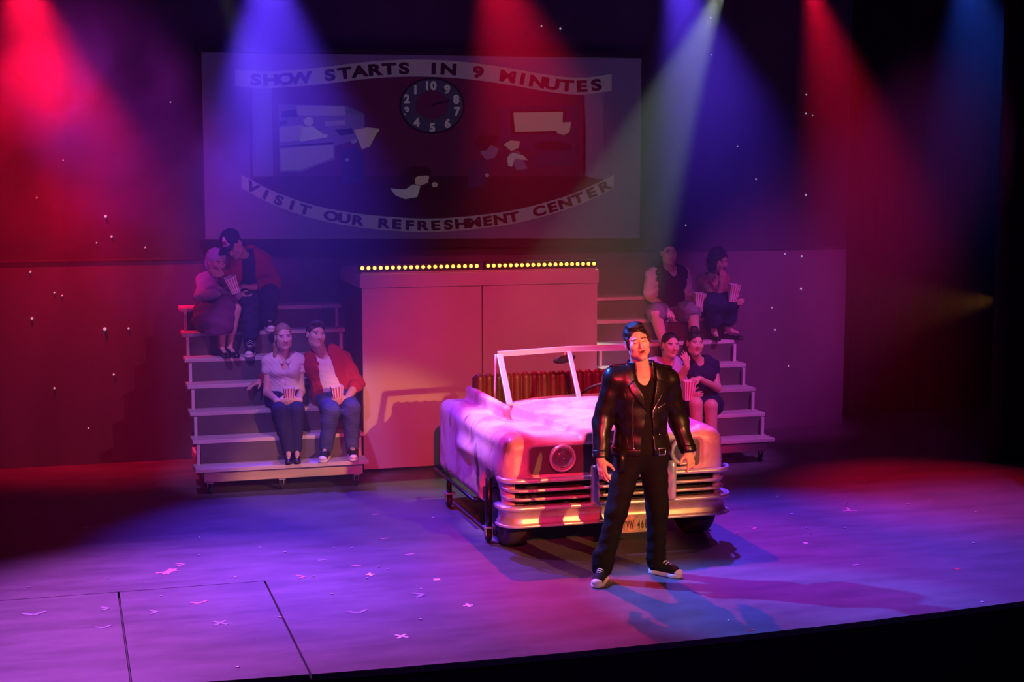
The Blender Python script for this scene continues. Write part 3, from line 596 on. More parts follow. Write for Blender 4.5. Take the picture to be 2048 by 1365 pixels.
bm = bmesh.new(); lathe(bm, [(0.0, -0.012), (0.03, -0.012), (0.037, 0.0), (0.03, 0.012), (0.0, 0.012)], (0, 0, 0), (0, 1, 0), 24)
bmesh.ops.scale(bm, vec=(2.6, 1, 0.95), verts=bm.verts[:]); bmesh.ops.rotate(bm, cent=(0, 0, 0), matrix=Matrix.Rotation(math.radians(-16), 3, 'Y') @ Matrix.Rotation(math.radians(-25), 3, 'Z'), verts=bm.verts[:]); bmesh.ops.translate(bm, vec=(3.985, 12.16, 1.262), verts=bm.verts[:])
mi = obj('mirror', bm, M_rub, car, True, CO); bm = bmesh.new(); tube(bm, [(3.99, 12.15, 1.34), (3.985, 12.16, 1.27)], 0.006, 8); obj('stalk', bm, M_chrome, mi, True, CO)
# dash, steering wheel, bench
bm = bmesh.new(); tube(bm, [(3.40, 11.98, 0.915), (3.7, 11.99, 0.935), (4.02, 11.99, 0.94), (4.34, 11.99, 0.935), (4.62, 11.98, 0.915)], [0.03, 0.045, 0.05, 0.045, 0.03], 12); obj('dashboard', bm, M_leather, car, True, CO)
sw = Vector((4.335, 12.20, 0.945)); ax_ = Vector((0, 0.62, 0.78)).normalized(); x_, y_, _ = frame_at(ax_)
bm = bmesh.new(); tube(bm, [sw + (x_ * math.cos(t) + y_ * math.sin(t)) * 0.185 for t in [2 * math.pi * i / 36 for i in range(36)]], 0.0115, 8, closed=True); st_ = obj('steering_wheel', bm, M_rub, car, True, CO)
bm = bmesh.new(); tube(bm, [sw - x_ * 0.18, sw, sw + x_ * 0.18], 0.008, 8); tube(bm, [sw, sw - y_ * 0.18], 0.008, 8); obj('spokes', bm, M_chrome, st_, True, CO)
bm = bmesh.new(); tube(bm, [sw, sw - ax_ * 0.30], 0.018, 10); obj('column', bm, M_rub, st_, True, CO)
f = Field((3.26, 12.44, 0.5), (4.66, 12.80, 1.14), 0.009)
NCH = 15
for i in range(NCH):
    x = 3.385 + (4.525 - 3.385) * i / (NCH - 1); f.cone((x, 12.625, 0.60), (x, 12.65, 1.052), 0.050, 0.048, 0.012, 'add', (1, 0, 0), 0.86)
f.box((3.955, 12.68, 0.80), (0.62, 0.05, 0.275), None, 0.03, 0.015)
fobj('seat_back', f, M_leather, car, CO)
bm = bmesh.new(); B(bm, (3.955, 12.44, 0.60), (1.13, 0.34, 0.17), None, 0.03); obj('seat_cushion', bm, M_leather, car, off=CO)
# ------------------------------------------------------------------ people
POSES = {
    'singer': dict(head=(3.778, 9.930, 1.663), neck=(3.829, 9.990, 1.466), shL=(3.649, 10.020, 1.403), shR=(4.042, 10.020, 1.377), elL=(3.563, 10.030, 1.104), elR=(4.141, 10.050, 1.073), wrL=(3.519, 9.930, 0.861), wrR=(4.175, 9.950, 0.872), hipL=(3.761, 10.000, 0.870), hipR=(3.928, 10.000, 0.861), knL=(3.635, 9.930, 0.482), knR=(3.958, 9.970, 0.474), anL=(3.539, 9.930, 0.071), anR=(3.964, 10.000, 0.071), toL=(3.457, 9.800, 0.005), toR=(4.038, 9.900, -0.006)),
    'blouse': dict(head=(1.903, 13.930, 1.320), neck=(1.905, 14.000, 1.139), shL=(1.775, 14.010, 1.088), shR=(2.056, 14.010, 1.087), elL=(1.750, 13.960, 0.817), elR=(2.058, 13.960, 0.809), wrL=(1.808, 13.660, 0.777), wrR=(1.990, 13.660, 0.774), hipL=(1.844, 14.000, 0.748), hipR=(1.994, 14.000, 0.746), knL=(1.813, 13.580, 0.704), knR=(1.959, 13.580, 0.707), anL=(1.881, 13.570, 0.340), anR=(1.956, 13.570, 0.340), toL=(1.861, 13.440, 0.275), toR=(1.936, 13.440, 0.280)),
    'redjacket': dict(head=(2.196, 13.920, 1.335), neck=(2.256, 14.000, 1.155), shL=(2.153, 14.020, 1.059), shR=(2.459, 14.030, 1.079), elL=(1.903, 14.140, 0.956), elR=(2.571, 13.970, 0.860), wrL=(1.710, 14.100, 0.900), wrR=(2.421, 13.660, 0.764), hipL=(2.287, 14.000, 0.743), hipR=(2.440, 14.000, 0.741), knL=(2.261, 13.550, 0.689), knR=(2.446, 13.550, 0.694), anL=(2.217, 13.580, 0.343), anR=(2.452, 13.580, 0.349), toL=(2.174, 13.460, 0.268), toR=(2.440, 13.470, 0.279)),
    'capman': dict(head=(1.542, 14.660, 2.117), neck=(1.658, 14.800, 1.999), shL=(1.593, 14.740, 1.914), shR=(1.848, 14.860, 1.949), elL=(1.517, 14.620, 1.765), elR=(1.918, 14.740, 1.747), wrL=(1.437, 14.500, 1.845), wrR=(1.704, 14.520, 1.726), hipL=(1.739, 14.920, 1.584), hipR=(1.891, 14.920, 1.589), knL=(1.662, 14.460, 1.615), knR=(1.862, 14.500, 1.663), anL=(1.670, 14.440, 1.197), anR=(1.859, 14.620, 1.384), toL=(1.641, 14.320, 1.119), toR=(1.860, 14.500, 1.307)),
    'scarfwoman': dict(head=(1.389, 14.640, 1.962), neck=(1.394, 14.760, 1.832), shL=(1.280, 14.790, 1.785), shR=(1.496, 14.770, 1.782), elL=(1.231, 14.640, 1.648), elR=(1.491, 14.620, 1.634), wrL=(1.398, 14.460, 1.678), wrR=(1.569, 14.440, 1.666), hipL=(1.296, 14.710, 1.415), hipR=(1.431, 14.710, 1.411), knL=(1.416, 14.400, 1.553), knR=(1.531, 14.370, 1.543), anL=(1.399, 14.400, 1.164), anR=(1.470, 14.420, 1.174), toL=(1.424, 14.300, 1.120), toR=(1.507, 14.310, 1.120)),
    'vestman': dict(head=(5.874, 14.560, 1.976), neck=(5.944, 14.700, 1.794), shL=(5.767, 14.720, 1.740), shR=(6.095, 14.720, 1.739), elL=(5.714, 14.660, 1.528), elR=(6.112, 14.660, 1.518), wrL=(5.776, 14.420, 1.431), wrR=(6.092, 14.440, 1.436), hipL=(5.855, 14.710, 1.377), hipR=(6.019, 14.710, 1.372), knL=(5.627, 14.270, 1.394), knR=(6.033, 14.300, 1.400), anL=(5.719, 14.250, 1.035), anR=(6.050, 14.250, 1.024), toL=(5.661, 14.130, 0.972), toR=(6.022, 14.130, 0.959)),
    'bobwoman': dict(head=(6.371, 14.460, 1.898), neck=(6.363, 14.600, 1.736), shL=(6.271, 14.640, 1.690), shR=(6.514, 14.640, 1.684), elL=(6.337, 14.380, 1.506), elR=(6.498, 14.520, 1.469), wrL=(6.368, 14.360, 1.678), wrR=(6.447, 14.260, 1.483), hipL=(6.378, 14.710, 1.363), hipR=(6.540, 14.710, 1.358), knL=(6.228, 14.280, 1.487), knR=(6.412, 14.280, 1.492), anL=(6.316, 14.420, 1.178), anR=(6.469, 14.420, 1.194), toL=(6.297, 14.300, 1.121), toR=(6.524, 14.320, 1.152)),
    'paleman': dict(head=(5.570, 13.740, 1.143), neck=(5.568, 13.820, 0.984), shL=(5.417, 13.840, 0.938), shR=(5.691, 13.840, 0.918), elL=(5.379, 13.800, 0.664), elR=(5.705, 13.740, 0.683), wrL=(5.456, 13.580, 0.587), wrR=(5.695, 13.520, 0.682), hipL=(5.495, 13.830, 0.548), hipR=(5.650, 13.830, 0.541), knL=(5.307, 13.380, 0.530), knR=(5.488, 13.380, 0.531), anL=(5.342, 13.380, 0.101), anR=(5.493, 13.380, 0.103), toL=(5.282, 13.250, 0.016), toR=(5.451, 13.250, 0.015)),
    'navywoman': dict(head=(5.814, 13.720, 1.157), neck=(5.881, 13.800, 0.985), shL=(5.760, 13.820, 0.933), shR=(6.048, 13.820, 0.918), elL=(5.638, 13.620, 0.843), elR=(6.041, 13.700, 0.719), wrL=(5.659, 13.540, 0.963), wrR=(5.775, 13.520, 0.841), hipL=(5.859, 13.830, 0.531), hipR=(6.048, 13.830, 0.523), knL=(5.688, 13.380, 0.627), knR=(5.841, 13.380, 0.601), anL=(5.707, 13.360, 0.133), anR=(5.850, 13.360, 0.125), toL=(5.654, 13.230, 0.046), toR=(5.805, 13.230, 0.042)),
}
class Person:
    """a posed figure; every surface is grown from the same joints"""
    def __init__(s, key, label, skin, build=1.0, head=(0, 0, 0), hs=1.0, res=0.0062, female=False, group=None):
        s.J = {k: V3(v) for k, v in POSES[key].items()}; J = s.J; s.b = build; s.hs = hs; s.res = res; s.fem = female
        s.R = rot3(*head); s.skin = skin
        base = (J['hipL'] + J['hipR']) / 2; zmin = min(J['toL'][2], J['toR'][2]) - 0.03
        if key == 'singer': zmin = 0.0
        s.o = (float(base[0]), float(base[1]), float(zmin))
        s.root = empty('person', s.o, label, 'person', group)
        P = np.array(list(J.values())); s.lo = P.min(0) - 0.17; s.hi = P.max(0) + V3((0.17, 0.17, 0.20))
        s.hip = (J['hipL'] + J['hipR']) / 2; s.up = J['neck'] - s.hip; s.up /= np.linalg.norm(s.up)
        rt = J['shR'] - J['shL']; rt -= s.up * (rt @ s.up); s.rt = rt / np.linalg.norm(rt); s.fw = np.cross(s.up, s.rt); s.fw = s.fw if s.fw[1] < 0 else -s.fw
        s.T = float(np.linalg.norm(J['neck'] - s.hip))
    def field(s, res=None, lo=None, hi=None): return Field(s.lo if lo is None else lo, s.hi if hi is None else hi, res or s.res)
    def at(s, t, r=0.0, f=0.0): return s.hip + s.up * (t * s.T) + s.rt * r + s.fw * f
    def torso(s, F, off=0.0, belly=0.0, k=0.05, low=True):
        b = s.b; J = s.J; fem = s.fem
        F.cone(s.at(0.70, -0.062 * b), s.at(0.70, 0.062 * b), 0.112 * b + off, None, k, 'add', s.fw, 0.88)
        F.cone(s.at(0.88, -0.085 * b, -0.01), s.at(0.88, 0.085 * b, -0.01), 0.082 * b + off, None, k, 'add', s.fw, 0.92)
        F.cone(s.at(0.36, -0.045 * b), s.at(0.36, 0.045 * b), (0.095 if fem else 0.112) * b + off, None, k, 'add', s.fw, 0.90)
        F.cone(s.at(0.70), s.at(0.30, 0, belly * 0.5), 0.105 * b + off, 0.10 * b + off + belly, k)
        if low: F.cone(s.at(0.06, -0.07 * b), s.at(0.06, 0.07 * b), 0.112 * b + off, None, k, 'add', s.fw, 0.95); F.cone(s.at(0.30), s.at(0.08), 0.105 * b + off, 0.115 * b + off, k)
        if fem:
            for r in (-0.065, 0.065): F.ell(s.at(0.66, r * b, 0.085 * b), (0.062 * b + off, 0.055 * b + off, 0.058 * b + off), None, 0.04)
        for sh in ('shL', 'shR'): F.cone(s.J['neck'] - s.up * 0.025, J[sh], 0.050 * b + off, 0.056 * b + off, k * 0.8)
    def arm(s, F, side, off=0.0, a=0.0, e=1.0, k=0.025, r=(0.054, 0.043, 0.030)):
        """a..e: how much of the arm, 0 shoulder, .5 elbow, 1 wrist"""
        b = s.b; sh, el, wr = (s.J[n + side] for n in ('sh', 'el', 'wr')); r = [x * b + off for x in r]
        mx = lambda p, q, t: p + (q - p) * t
        if a < 0.5: F.cone(mx(sh, el, a * 2), mx(sh, el, min(e * 2, 1)), r[0] + (r[1] - r[0]) * a * 2, r[0] + (r[1] - r[0]) * min(e * 2, 1), k)
        if e > 0.5: F.cone(mx(el, wr, max(a * 2 - 1, 0)), mx(el, wr, e * 2 - 1), r[1] + (r[2] - r[1]) * max(a * 2 - 1, 0), r[1] + (r[2] - r[1]) * (e * 2 - 1), k)
    def leg(s, F, side, off=0.0, e=1.0, k=0.03, r=(0.088, 0.060, 0.038), flare=0.0):
        b = s.b; hp, kn, an = (s.J[n + side] for n in ('hip', 'kn', 'an')); r = [x * b + off for x in r]; mx = lambda p, q, t: p + (q - p) * t
        F.cone(hp, mx(hp, kn, min(e * 2, 1)), r[0], r[0] + (r[1] - r[0]) * min(e * 2, 1), k)
        if e > 0.5:
            t = e * 2 - 1; q = mx(kn, an, t); F.cone(kn, q, r[1], r[1] + (r[2] - r[1]) * t + flare, k)
            if off < 0.006: F.cone(mx(kn, an, 0.12) + V3((0, 0.012, 0)), mx(kn, an, 0.5) + V3((0, 0.008, 0)), 0.055 * b + off, 0.046 * b + off, k)
    def headfn(s, F, mouth=0.0, closed=False):
        R, h = s.R, s.hs; c = s.J['head']; L = lambda x, y, z: c + R @ V3((x * h, y * h, z * h)); e = lambda p, r, k=0.012, op='add': F.ell(L(*p), [v * h for v in r], R, k, op)
        e((0, 0.016, 0.036), (0.074, 0.092, 0.084)); e((0, -0.020, -0.030), (0.060, 0.068, 0.088), 0.03); e((0, -0.058, -0.100), (0.027, 0.026, 0.022), 0.03)
        for x in (-1, 1):
            e((x * 0.043, -0.012, -0.066), (0.024, 0.036, 0.030), 0.03); e((x * 0.040, -0.058, -0.022), (0.026, 0.026, 0.028), 0.025)
            e((x * 0.030, -0.096, 0.003), (0.017, 0.014, 0.009), 0.012, 'cut'); e((x * 0.031, -0.0725, 0.001), (0.0135, 0.0135, 0.011 if closed else 0.0095), 0.003)
            e((x * 0.031, -0.079, 0.021), (0.022, 0.010, 0.007), 0.01)
            e((x * 0.075, 0.012, -0.006), (0.010, 0.020, 0.032), 0.006); e((x * 0.083, 0.004, -0.006), (0.006, 0.011, 0.018), 0.004, 'cut')
        F.cone(L(0, -0.082, 0.006), L(0, -0.106, -0.034), 0.008 * h, 0.0125 * h, 0.008)
        for x in (-0.010, 0.010): e((x, -0.096, -0.038), (0.009, 0.011, 0.008), 0.006)
        if mouth > 0:
            e((0, -0.0845, -0.0575), (0.025, 0.011, 0.0055), 0.005); e((0, -0.078, -0.068 - mouth), (0.021, 0.012, 0.0065), 0.005); e((0, -0.094, -0.0625 - mouth * 0.5), (0.018, 0.014, 0.004 + mouth * 0.55), 0.003, 'cut')
        else: e((0, -0.083, -0.060), (0.023, 0.010, 0.0052), 0.005); e((0, -0.081, -0.0705), (0.019, 0.010, 0.0058), 0.005)
        nk = s.J['neck'] - s.up * 0.02; F.cone(L(0, 0.018, -0.055), nk, (0.047 if s.fem else 0.056) * h, (0.052 if s.fem else 0.064) * s.b, 0.022)
    def facecol(s, lip=None, brow=(0.07, 0.045, 0.035), closed=False, mouth=0.0, extra=None):
        sk = V3(s.skin); lip = lip or ((0.52, 0.23, 0.20) if s.fem else tuple(sk * V3((0.92, 0.76, 0.74))))
        def fn(P):
            C = np.tile(sk, (len(P), 1)); q = (P - s.J['head']) @ s.R / s.hs; x, y, z = np.abs(q[:, 0]), q[:, 1], q[:, 2]
            hd = np.abs(q).max(1) < 0.14
            fr = hd & (y < -0.055)
            ml = fr & (x < 0.025) & (z < -0.053) & (z > -0.078 - mouth * 1.3); C[ml] = lip
            if mouth > 0: m2 = fr & (x < 0.016) & (z < -0.058) & (z > -0.066 - mouth) & (y > -0.088); C[m2] = (0.10, 0.02, 0.02)
            zb = 0.021 - 0.10 * (x - 0.030) * (x < 0.030) - 0.25 * np.maximum(x - 0.040, 0); C[fr & (x > 0.011) & (x < 0.053) & (np.abs(z - zb) < 0.0040)] = brow
            if closed: C[fr & (x > 0.016) & (x < 0.046) & (np.abs(z + 0.0035 - 6 * (x - 0.031) ** 2) < 0.0028)] = (0.10, 0.04, 0.03)
            else:
                ee = ((x - 0.031) / 0.0145) ** 2 + ((z - 0.001) / 0.0062) ** 2 < 1; C[fr & ee] = (0.62, 0.58, 0.55); ir = ((x - 0.031) / 0.0062) ** 2 + ((z - 0.001) / 0.0062) ** 2 < 1; C[fr & ir] = (0.04, 0.025, 0.02)
                lid_shade = (~ee) & (((x - 0.031) / 0.018) ** 2 + ((z - 0.003) / 0.0095) ** 2 < 1); C[fr & lid_shade] = sk * 0.45  # shading round the eye painted into the skin colour
            if extra: extra(P, C)
            return C
        return fn
    def hand(s, F, side, d, palm, thumb, curl=25, spread=5, sc=1.0, curls=None):
        d = V3(d) / np.linalg.norm(d); n = V3(palm); n = n - d * (n @ d); n /= np.linalg.norm(n); u = V3(thumb); u = u - d * (u @ d) - n * (u @ n); u /= np.linalg.norm(u); w = s.J['wr' + side]; q = sc * (0.92 if s.fem else 1.0)
        at = lambda a, b_, c=0: w + (d * a + u * b_ + n * c) * q
        F.cone(at(-0.02, 0), at(0.025, 0), 0.027 * q, 0.026 * q, 0.012, 'add', n, 0.85)
        for b_ in (-0.024, -0.008, 0.008, 0.024): F.cone(at(0.022, b_ * 0.75), at(0.085 - abs(b_ - 0.008) * 0.3, b_), 0.0145 * q, 0.0115 * q, 0.010)
        F.ell(at(0.035, 0.026, 0.010), (0.018 * q,) * 3, None, 0.012)
        for i, (b_, ln) in enumerate(((0.025, 0.070), (0.0085, 0.080), (-0.0085, 0.074), (-0.025, 0.058))):
            p = at(0.086 - abs(b_ - 0.008) * 0.35, b_); a0 = math.radians(spread * (1.5 - i) / 1.5 * 1.0); dd = d * math.cos(a0) + u * math.sin(a0); cu = curl if curls is None else curls[i]; ang = 0.0
            for j, fr in enumerate((0.45, 0.30, 0.25)):
                ang += math.radians(cu * (0.8, 1.1, 0.8)[j]); v = dd * math.cos(ang) + n * math.sin(ang); p2 = p + v * (ln * fr * q); r0 = (0.0098, 0.0090, 0.0082, 0.0075)[j] * q; F.cone(p, p2, r0, (0.0090, 0.0082, 0.0075)[j] * q, 0.004); p = p2
        p = at(0.028, 0.028, 0.008); v = d * 0.62 + u * 0.70 + n * 0.35; v /= np.linalg.norm(v); p2 = p + v * 0.042 * q; v2 = d * 0.85 + u * 0.30 + n * 0.42; v2 /= np.linalg.norm(v2)
        F.cone(p, p2, 0.0125 * q, 0.0105 * q, 0.008); F.cone(p2, p2 + v2 * 0.034 * q, 0.0102 * q, 0.0080 * q, 0.004)
    def foot(s, F, side, off=0.0):
        an, to = s.J['an' + side], s.J['to' + side]; F.cone(an, an * 0.55 + to * 0.45 + V3((0, 0, 0.012)), 0.036 + off, 0.030 + off, 0.02); F.cone(an * 0.5 + to * 0.5 + V3((0, 0, 0.0)), to + V3((0, 0, 0.022)), 0.032 + off, 0.026 + off, 0.02)
    def frontY(s, F, x, z):
        i = int(round((x - F.lo[0]) / F.res)); k = int(round((z - F.lo[2]) / F.res)); c = F.D[np.clip(i, 0, F.n[0] - 1), :, np.clip(k, 0, F.n[2] - 1)]; j = np.argmax(c < 0)
        if not (c < 0).any(): return float(s.hip[1])
        return float(F.ax[1][j] - F.res * (-c[j]) / max(c[j - 1] - c[j], 1e-6))
    def add(s, name, F, material, col=None): return fobj(name, F, material, s.root, s.o, col)
    def mesh(s, name, bm, material, smooth=True, parent=None): return obj(name, bm, material, parent or s.root, smooth, s.o)
    def cap_shell(s, F, r=(0.082, 0.100, 0.090), c=(0, 0.020, 0.042), k=0.0): F.ell(s.J['head'] + s.R @ (V3(c) * s.hs), [v * s.hs for v in r], s.R, k)
    def hl(s, x, y, z): return s.J['head'] + s.R @ (V3((x, y, z)) * s.hs)
    def hair(s, line=0.062, side=-0.03, back=-0.075, vol=1.0, front=0.0, face=(0.066, 0.075, 0.088)):
        """short hair: a shell over the skull with the face and ears opened"""
        c = s.J['head']; F = Field(c - 0.2, c + 0.2, min(s.res, 0.0055)); e = lambda p, r, k=0.01, op='add': F.ell(s.hl(*p), [v * s.hs for v in r], s.R, k, op)
        e((0, 0.022, 0.042), (0.081 * vol, 0.098 * vol, 0.089 * vol)); e((0, 0.050, -0.020), (0.066, 0.062, 0.062), 0.03)
        e((0, -0.092, line - 0.098), (face[0], face[1], face[2] + 0.01), 0.008, 'cut')
        for x in (-1, 1): e((x * 0.085, 0.012, -0.012), (0.022, 0.024, 0.036), 0.006, 'cut'); e((x * 0.085, -0.045, -0.06), (0.03, 0.05, 0.055), 0.006, 'cut')
        n = s.R @ V3((0, 0.25, -1)); F.plane(s.hl(0, 0, back), n)
        return F, e
M_skin = mat('skin', (0.7, 0.45, 0.35), 0.48); _n = M_skin.node_tree; _a = _n.nodes.new('ShaderNodeVertexColor'); _a.layer_name = 'Col'; _n.links.new(_a.outputs[0], _n.nodes['Principled BSDF'].inputs['Base Color'])
_n.nodes['Principled BSDF'].inputs['Subsurface Weight'].default_value = 0.0
def fabric(name, col, r=0.85, bump=0.3, bs=60, **k): return mat(name, col, r, bump=bump, bscale=bs, spec=0.2, **k)
M_hair_d = mat('dark_hair', (0.018, 0.012, 0.011), 0.42, var=0.5, vscale=40, bump=0.6, bscale=90, stretch=(3, 1, 1)); M_hair_b = mat('brown_hair', (0.055, 0.03, 0.022), 0.45, var=0.5, vscale=40, bump=0.6, bscale=90, stretch=(3, 1, 1)); M_hair_l = mat('blond_hair', (0.38, 0.24, 0.12), 0.45, var=0.4, vscale=40, bump=0.6, bscale=90, stretch=(3, 1, 1))
M_leath = mat('black_leather', (0.011, 0.010, 0.010), 0.34, var=0.4, vscale=18, bump=0.22, bscale=14, coat=0.1); M_tee = fabric('black_cotton', (0.006, 0.006, 0.007)); M_bjean = fabric('black_denim', (0.005, 0.0045, 0.005)); M_navy = fabric('navy_cloth', (0.022, 0.024, 0.07)); M_jean = fabric('blue_denim', (0.07, 0.09, 0.22), var=0.4, vscale=8); M_white = fabric('white_cotton', (0.72, 0.68, 0.68)); M_redc = fabric('red_wool', (0.36, 0.022, 0.030)); M_vest = fabric('charcoal_knit', (0.045, 0.040, 0.048)); M_khaki = fabric('grey_khaki', (0.20, 0.18, 0.20)); M_lilac = fabric('lilac_cotton', (0.45, 0.38, 0.58)); M_purp = fabric('plum_skirt', (0.16, 0.035, 0.12)); M_rose = fabric('dusty_rose_knit', (0.32, 0.13, 0.16)); M_canvas = fabric('black_canvas', (0.018, 0.016, 0.02)); M_rubw = mat('white_rubber', (0.78, 0.72, 0.70), 0.45); M_lace = mat('white_lace', (0.80, 0.76, 0.75), 0.7); M_shoe = mat('black_shoe_leather', (0.015, 0.013, 0.015), 0.3); M_sock = fabric('grey_sock', (0.35, 0.33, 0.36)); M_stud = mat('bright_stud', (0.85, 0.83, 0.82), 0.2, 0.9)
def sneaker(p, side, high=False, sc=1.0, flare=0.0):
    """canvas shoe: upper > sole, toe cap, laces"""
    an, to = p.J['an' + side].copy(), p.J['to' + side].copy(); d = to - an; d[2] = 0; d /= np.linalg.norm(d); u = V3((d[1], -d[0], 0)); z0 = p.sole[side]; heel = V3((an[0], an[1], z0)) - d * 0.055 * sc
    A = lambda f_, l, z: heel + d * (f_ * sc) + u * (l * sc) + V3((0, 0, z * sc))
    lo = np.minimum(A(0, 0, 0), A(0.29, 0, 0)) - 0.08; hi = np.maximum(A(0, 0, 0), A(0.29, 0, 0.17)) + 0.08; F = Field(lo, hi, 0.0042)
    F.cone(A(0.045, 0, 0.045), A(0.20, 0.0, 0.040), 0.036 * sc, 0.036 * sc, 0.02, 'add', u, 0.98); F.cone(A(0.05, 0, 0.05), A(0.075, 0, 0.085 if not high else 0.135), 0.036 * sc, 0.035 * sc, 0.02); F.cone(A(0.11, 0, 0.07), A(0.20, 0, 0.045), 0.033 * sc, 0.036 * sc, 0.02); F.ell(A(0.225, 0, 0.036), (0.036 * sc, 0.040 * sc, 0.026 * sc), np.stack([u, d, V3((0, 0, 1))], 1), 0.02)
    F.plane(A(0, 0, 0.014), (0, 0, -1)); up_ = p.add('shoe', F, M_canvas)
    S = Field(lo, hi, 0.0042); S.cone(A(0.038, 0, 0.012), A(0.20, 0.0, 0.012), 0.041 * sc, 0.046 * sc, 0.0); S.cone(A(0.20, 0, 0.012), A(0.222, 0, 0.012), 0.046 * sc, 0.043 * sc, 0.01); S.plane(A(0, 0, 0.0015), (0, 0, -1)); S.plane(A(0, 0, 0.030), (0, 0, 1)); o = p.add('sole', S, M_rubw); o.parent = up_
    T_ = Field(lo, hi, 0.0042); T_.ell(A(0.228, 0, 0.036), (0.039 * sc, 0.041 * sc, 0.028 * sc), np.stack([u, d, V3((0, 0, 1))], 1), 0.0); T_.plane(A(0.218, 0, 0), -d); T_.plane(A(0, 0, 0.026), (0, 0, -1)); o = p.add('toe_cap', T_, M_rubw); o.parent = up_
    for i in range(5 if not high else 7):
        t = i / 4; f_ = 0.195 - 0.085 * t; z = 0.074 + 0.034 * t
        if high and i > 3: f_ = 0.118 - 0.006 * (i - 3); z = 0.105 + 0.018 * (i - 3)
        bm = bmesh.new(); tube(bm, [A(f_ - 0.004, -0.022, z - 0.008), A(f_ + 0.002, -0.008, z + 0.0035), A(f_, 0.008, z + 0.0045), A(f_ - 0.004, 0.022, z - 0.008)], 0.0036 * sc, 6); o = p.mesh('lace', bm, M_lace); o.parent = up_
    return up_
def flat_shoe(p, side, heel=0.0):
    an, to = p.J['an' + side], p.J['to' + side]; d = to - an; d[2] = 0; d /= np.linalg.norm(d); z0 = p.sole[side]; h = V3((an[0], an[1], z0)) - d * 0.045
    A = lambda f_, z: h + d * f_ + V3((0, 0, z)); F = Field(np.minimum(A(0, 0), A(0.25, 0)) - 0.06, np.maximum(A(0, 0.1), A(0.25, 0.1)) + 0.06, 0.0045)
    F.cone(A(0.03, 0.022 + heel), A(0.10, 0.020 + heel * 0.5), 0.033, 0.028, 0.015); F.cone(A(0.10, 0.020 + heel * 0.5), A(0.195, 0.016), 0.028, 0.030, 0.015); F.ell(A(0.20, 0.016), (0.032, 0.032, 0.022), None, 0.01)
    F.cone(A(0.05, 0.055 + heel), A(0.14, 0.045 + heel * 0.3), 0.028, 0.026, 0.006, 'cut'); F.plane(A(0, 0.001), (0, 0, -1))
    if heel > 0: F.cone(A(0.022, 0.02 + heel), A(0.022, 0.004), 0.016, 0.008, 0.008)
    return p.add('shoe', F, M_shoe)
M_box = mat('popcorn_card', (0.78, 0.72, 0.72), 0.6); M_stripe = mat('popcorn_red', (0.62, 0.03, 0.05), 0.6); M_corn = mat('popcorn', (0.80, 0.70, 0.48), 0.8, var=0.3, vscale=60)
def popcorn(c, tilt, label, h=0.165, w0=0.046, w1=0.066, yaw=0.0, star=True):
    """tapered striped card carton; c is its base centre"""
    e = empty('popcorn_carton', c, label, 'popcorn', 'popcorn cartons held by the audience'); e.rotation_euler = (*tilt, yaw)
    bm = bmesh.new(); n = 4
    prof = [(w0, 0), (w1, h)]
    def ringv(w_, z): return [bm.verts.new((sx * w_, sy * w_ * 0.8, z)) for sx, sy in ((-1, -1), (1, -1), (1, 1), (-1, 1))]
    r0 = ringv(w0, 0); r1 = ringv(w1, h); r2 = ringv(w1 - 0.003, h); r3 = ringv(w0 + (w1 - w0) * 0.8 - 0.003, h * 0.8)
    for A, C in ((r0, r1), (r1, r2), (r2, r3)):
        for j in range(4): bm.faces.new((A[j], A[(j + 1) % 4], C[(j + 1) % 4], C[j]))
    bm.faces.new(r0[::-1]); bm.faces.new(r3); obj('carton', bm, M_box, e)
    for face in range(4):
        for t0 in (0.08, 0.32, 0.58, 0.82):
            t1 = t0 + 0.10; bm = bmesh.new(); q = []
            for w_, z in ((w0, 0.004), (w1, h * 0.98)):
                for t in (t0, t1):
                    a = (-w_ + 2 * w_ * t); b_ = w_ * 0.8
                    if face == 0: v = (a, -b_ - 0.0006, z)
                    elif face == 1: v = (w_ + 0.0006, (-b_ + 2 * b_ * t), z)
                    elif face == 2: v = (-a, b_ + 0.0006, z)
                    else: v = (-w_ - 0.0006, (b_ - 2 * b_ * t), z)
                    q.append(bm.verts.new(v))
            bm.faces.new((q[0], q[1], q[3], q[2])); obj('stripe', bm, M_stripe, e)
    g = np.random.default_rng(3); bm = bmesh.new()
    for i in range(16):
        x, y = g.uniform(-0.8, 0.8, 2) * (w1 - 0.012); r = bmesh.ops.create_icosphere(bm, subdivisions=1, radius=g.uniform(0.010, 0.015)); bmesh.ops.translate(bm, vec=(x, y * 0.8, h * 0.84 + g.uniform(-0.005, 0.008)), verts=r['verts'])
    tag(obj('popcorn_heap', bm, M_corn, e, True), None, None, None, 'stuff'); return e
SKIN = (0.62, 0.40, 0.31); SKIN_P = (0.66, 0.44, 0.36); SKIN_D = (0.48, 0.29, 0.22)
def neck_cut(p, F, r=0.068, f=0.0, dz=0.02, deep=0.0):
    """open a neckline; deep lowers it at the front"""
    c = p.J['neck'] + p.up * dz; F.cone(c, c + p.up * 0.15, r, r * 1.3, 0.006, 'cut')
    if deep: F.cone(c + p.fw * 0.04, c + p.fw * 0.13 - p.up * deep, r * 0.85, r * 0.5, 0.01, 'cut')
def waist(p, F, t):
    c = p.at(t); u = p.up
    F.put(lambda x, y, z: np.maximum(-((x - c[0]) * u[0] + (y - c[1]) * u[1] + (z - c[2]) * u[2]), np.sqrt((x - c[0]) ** 2 + (y - c[1]) ** 2) - 0.21), c - 0.25, c + 0.45, 0.0, 'cut')
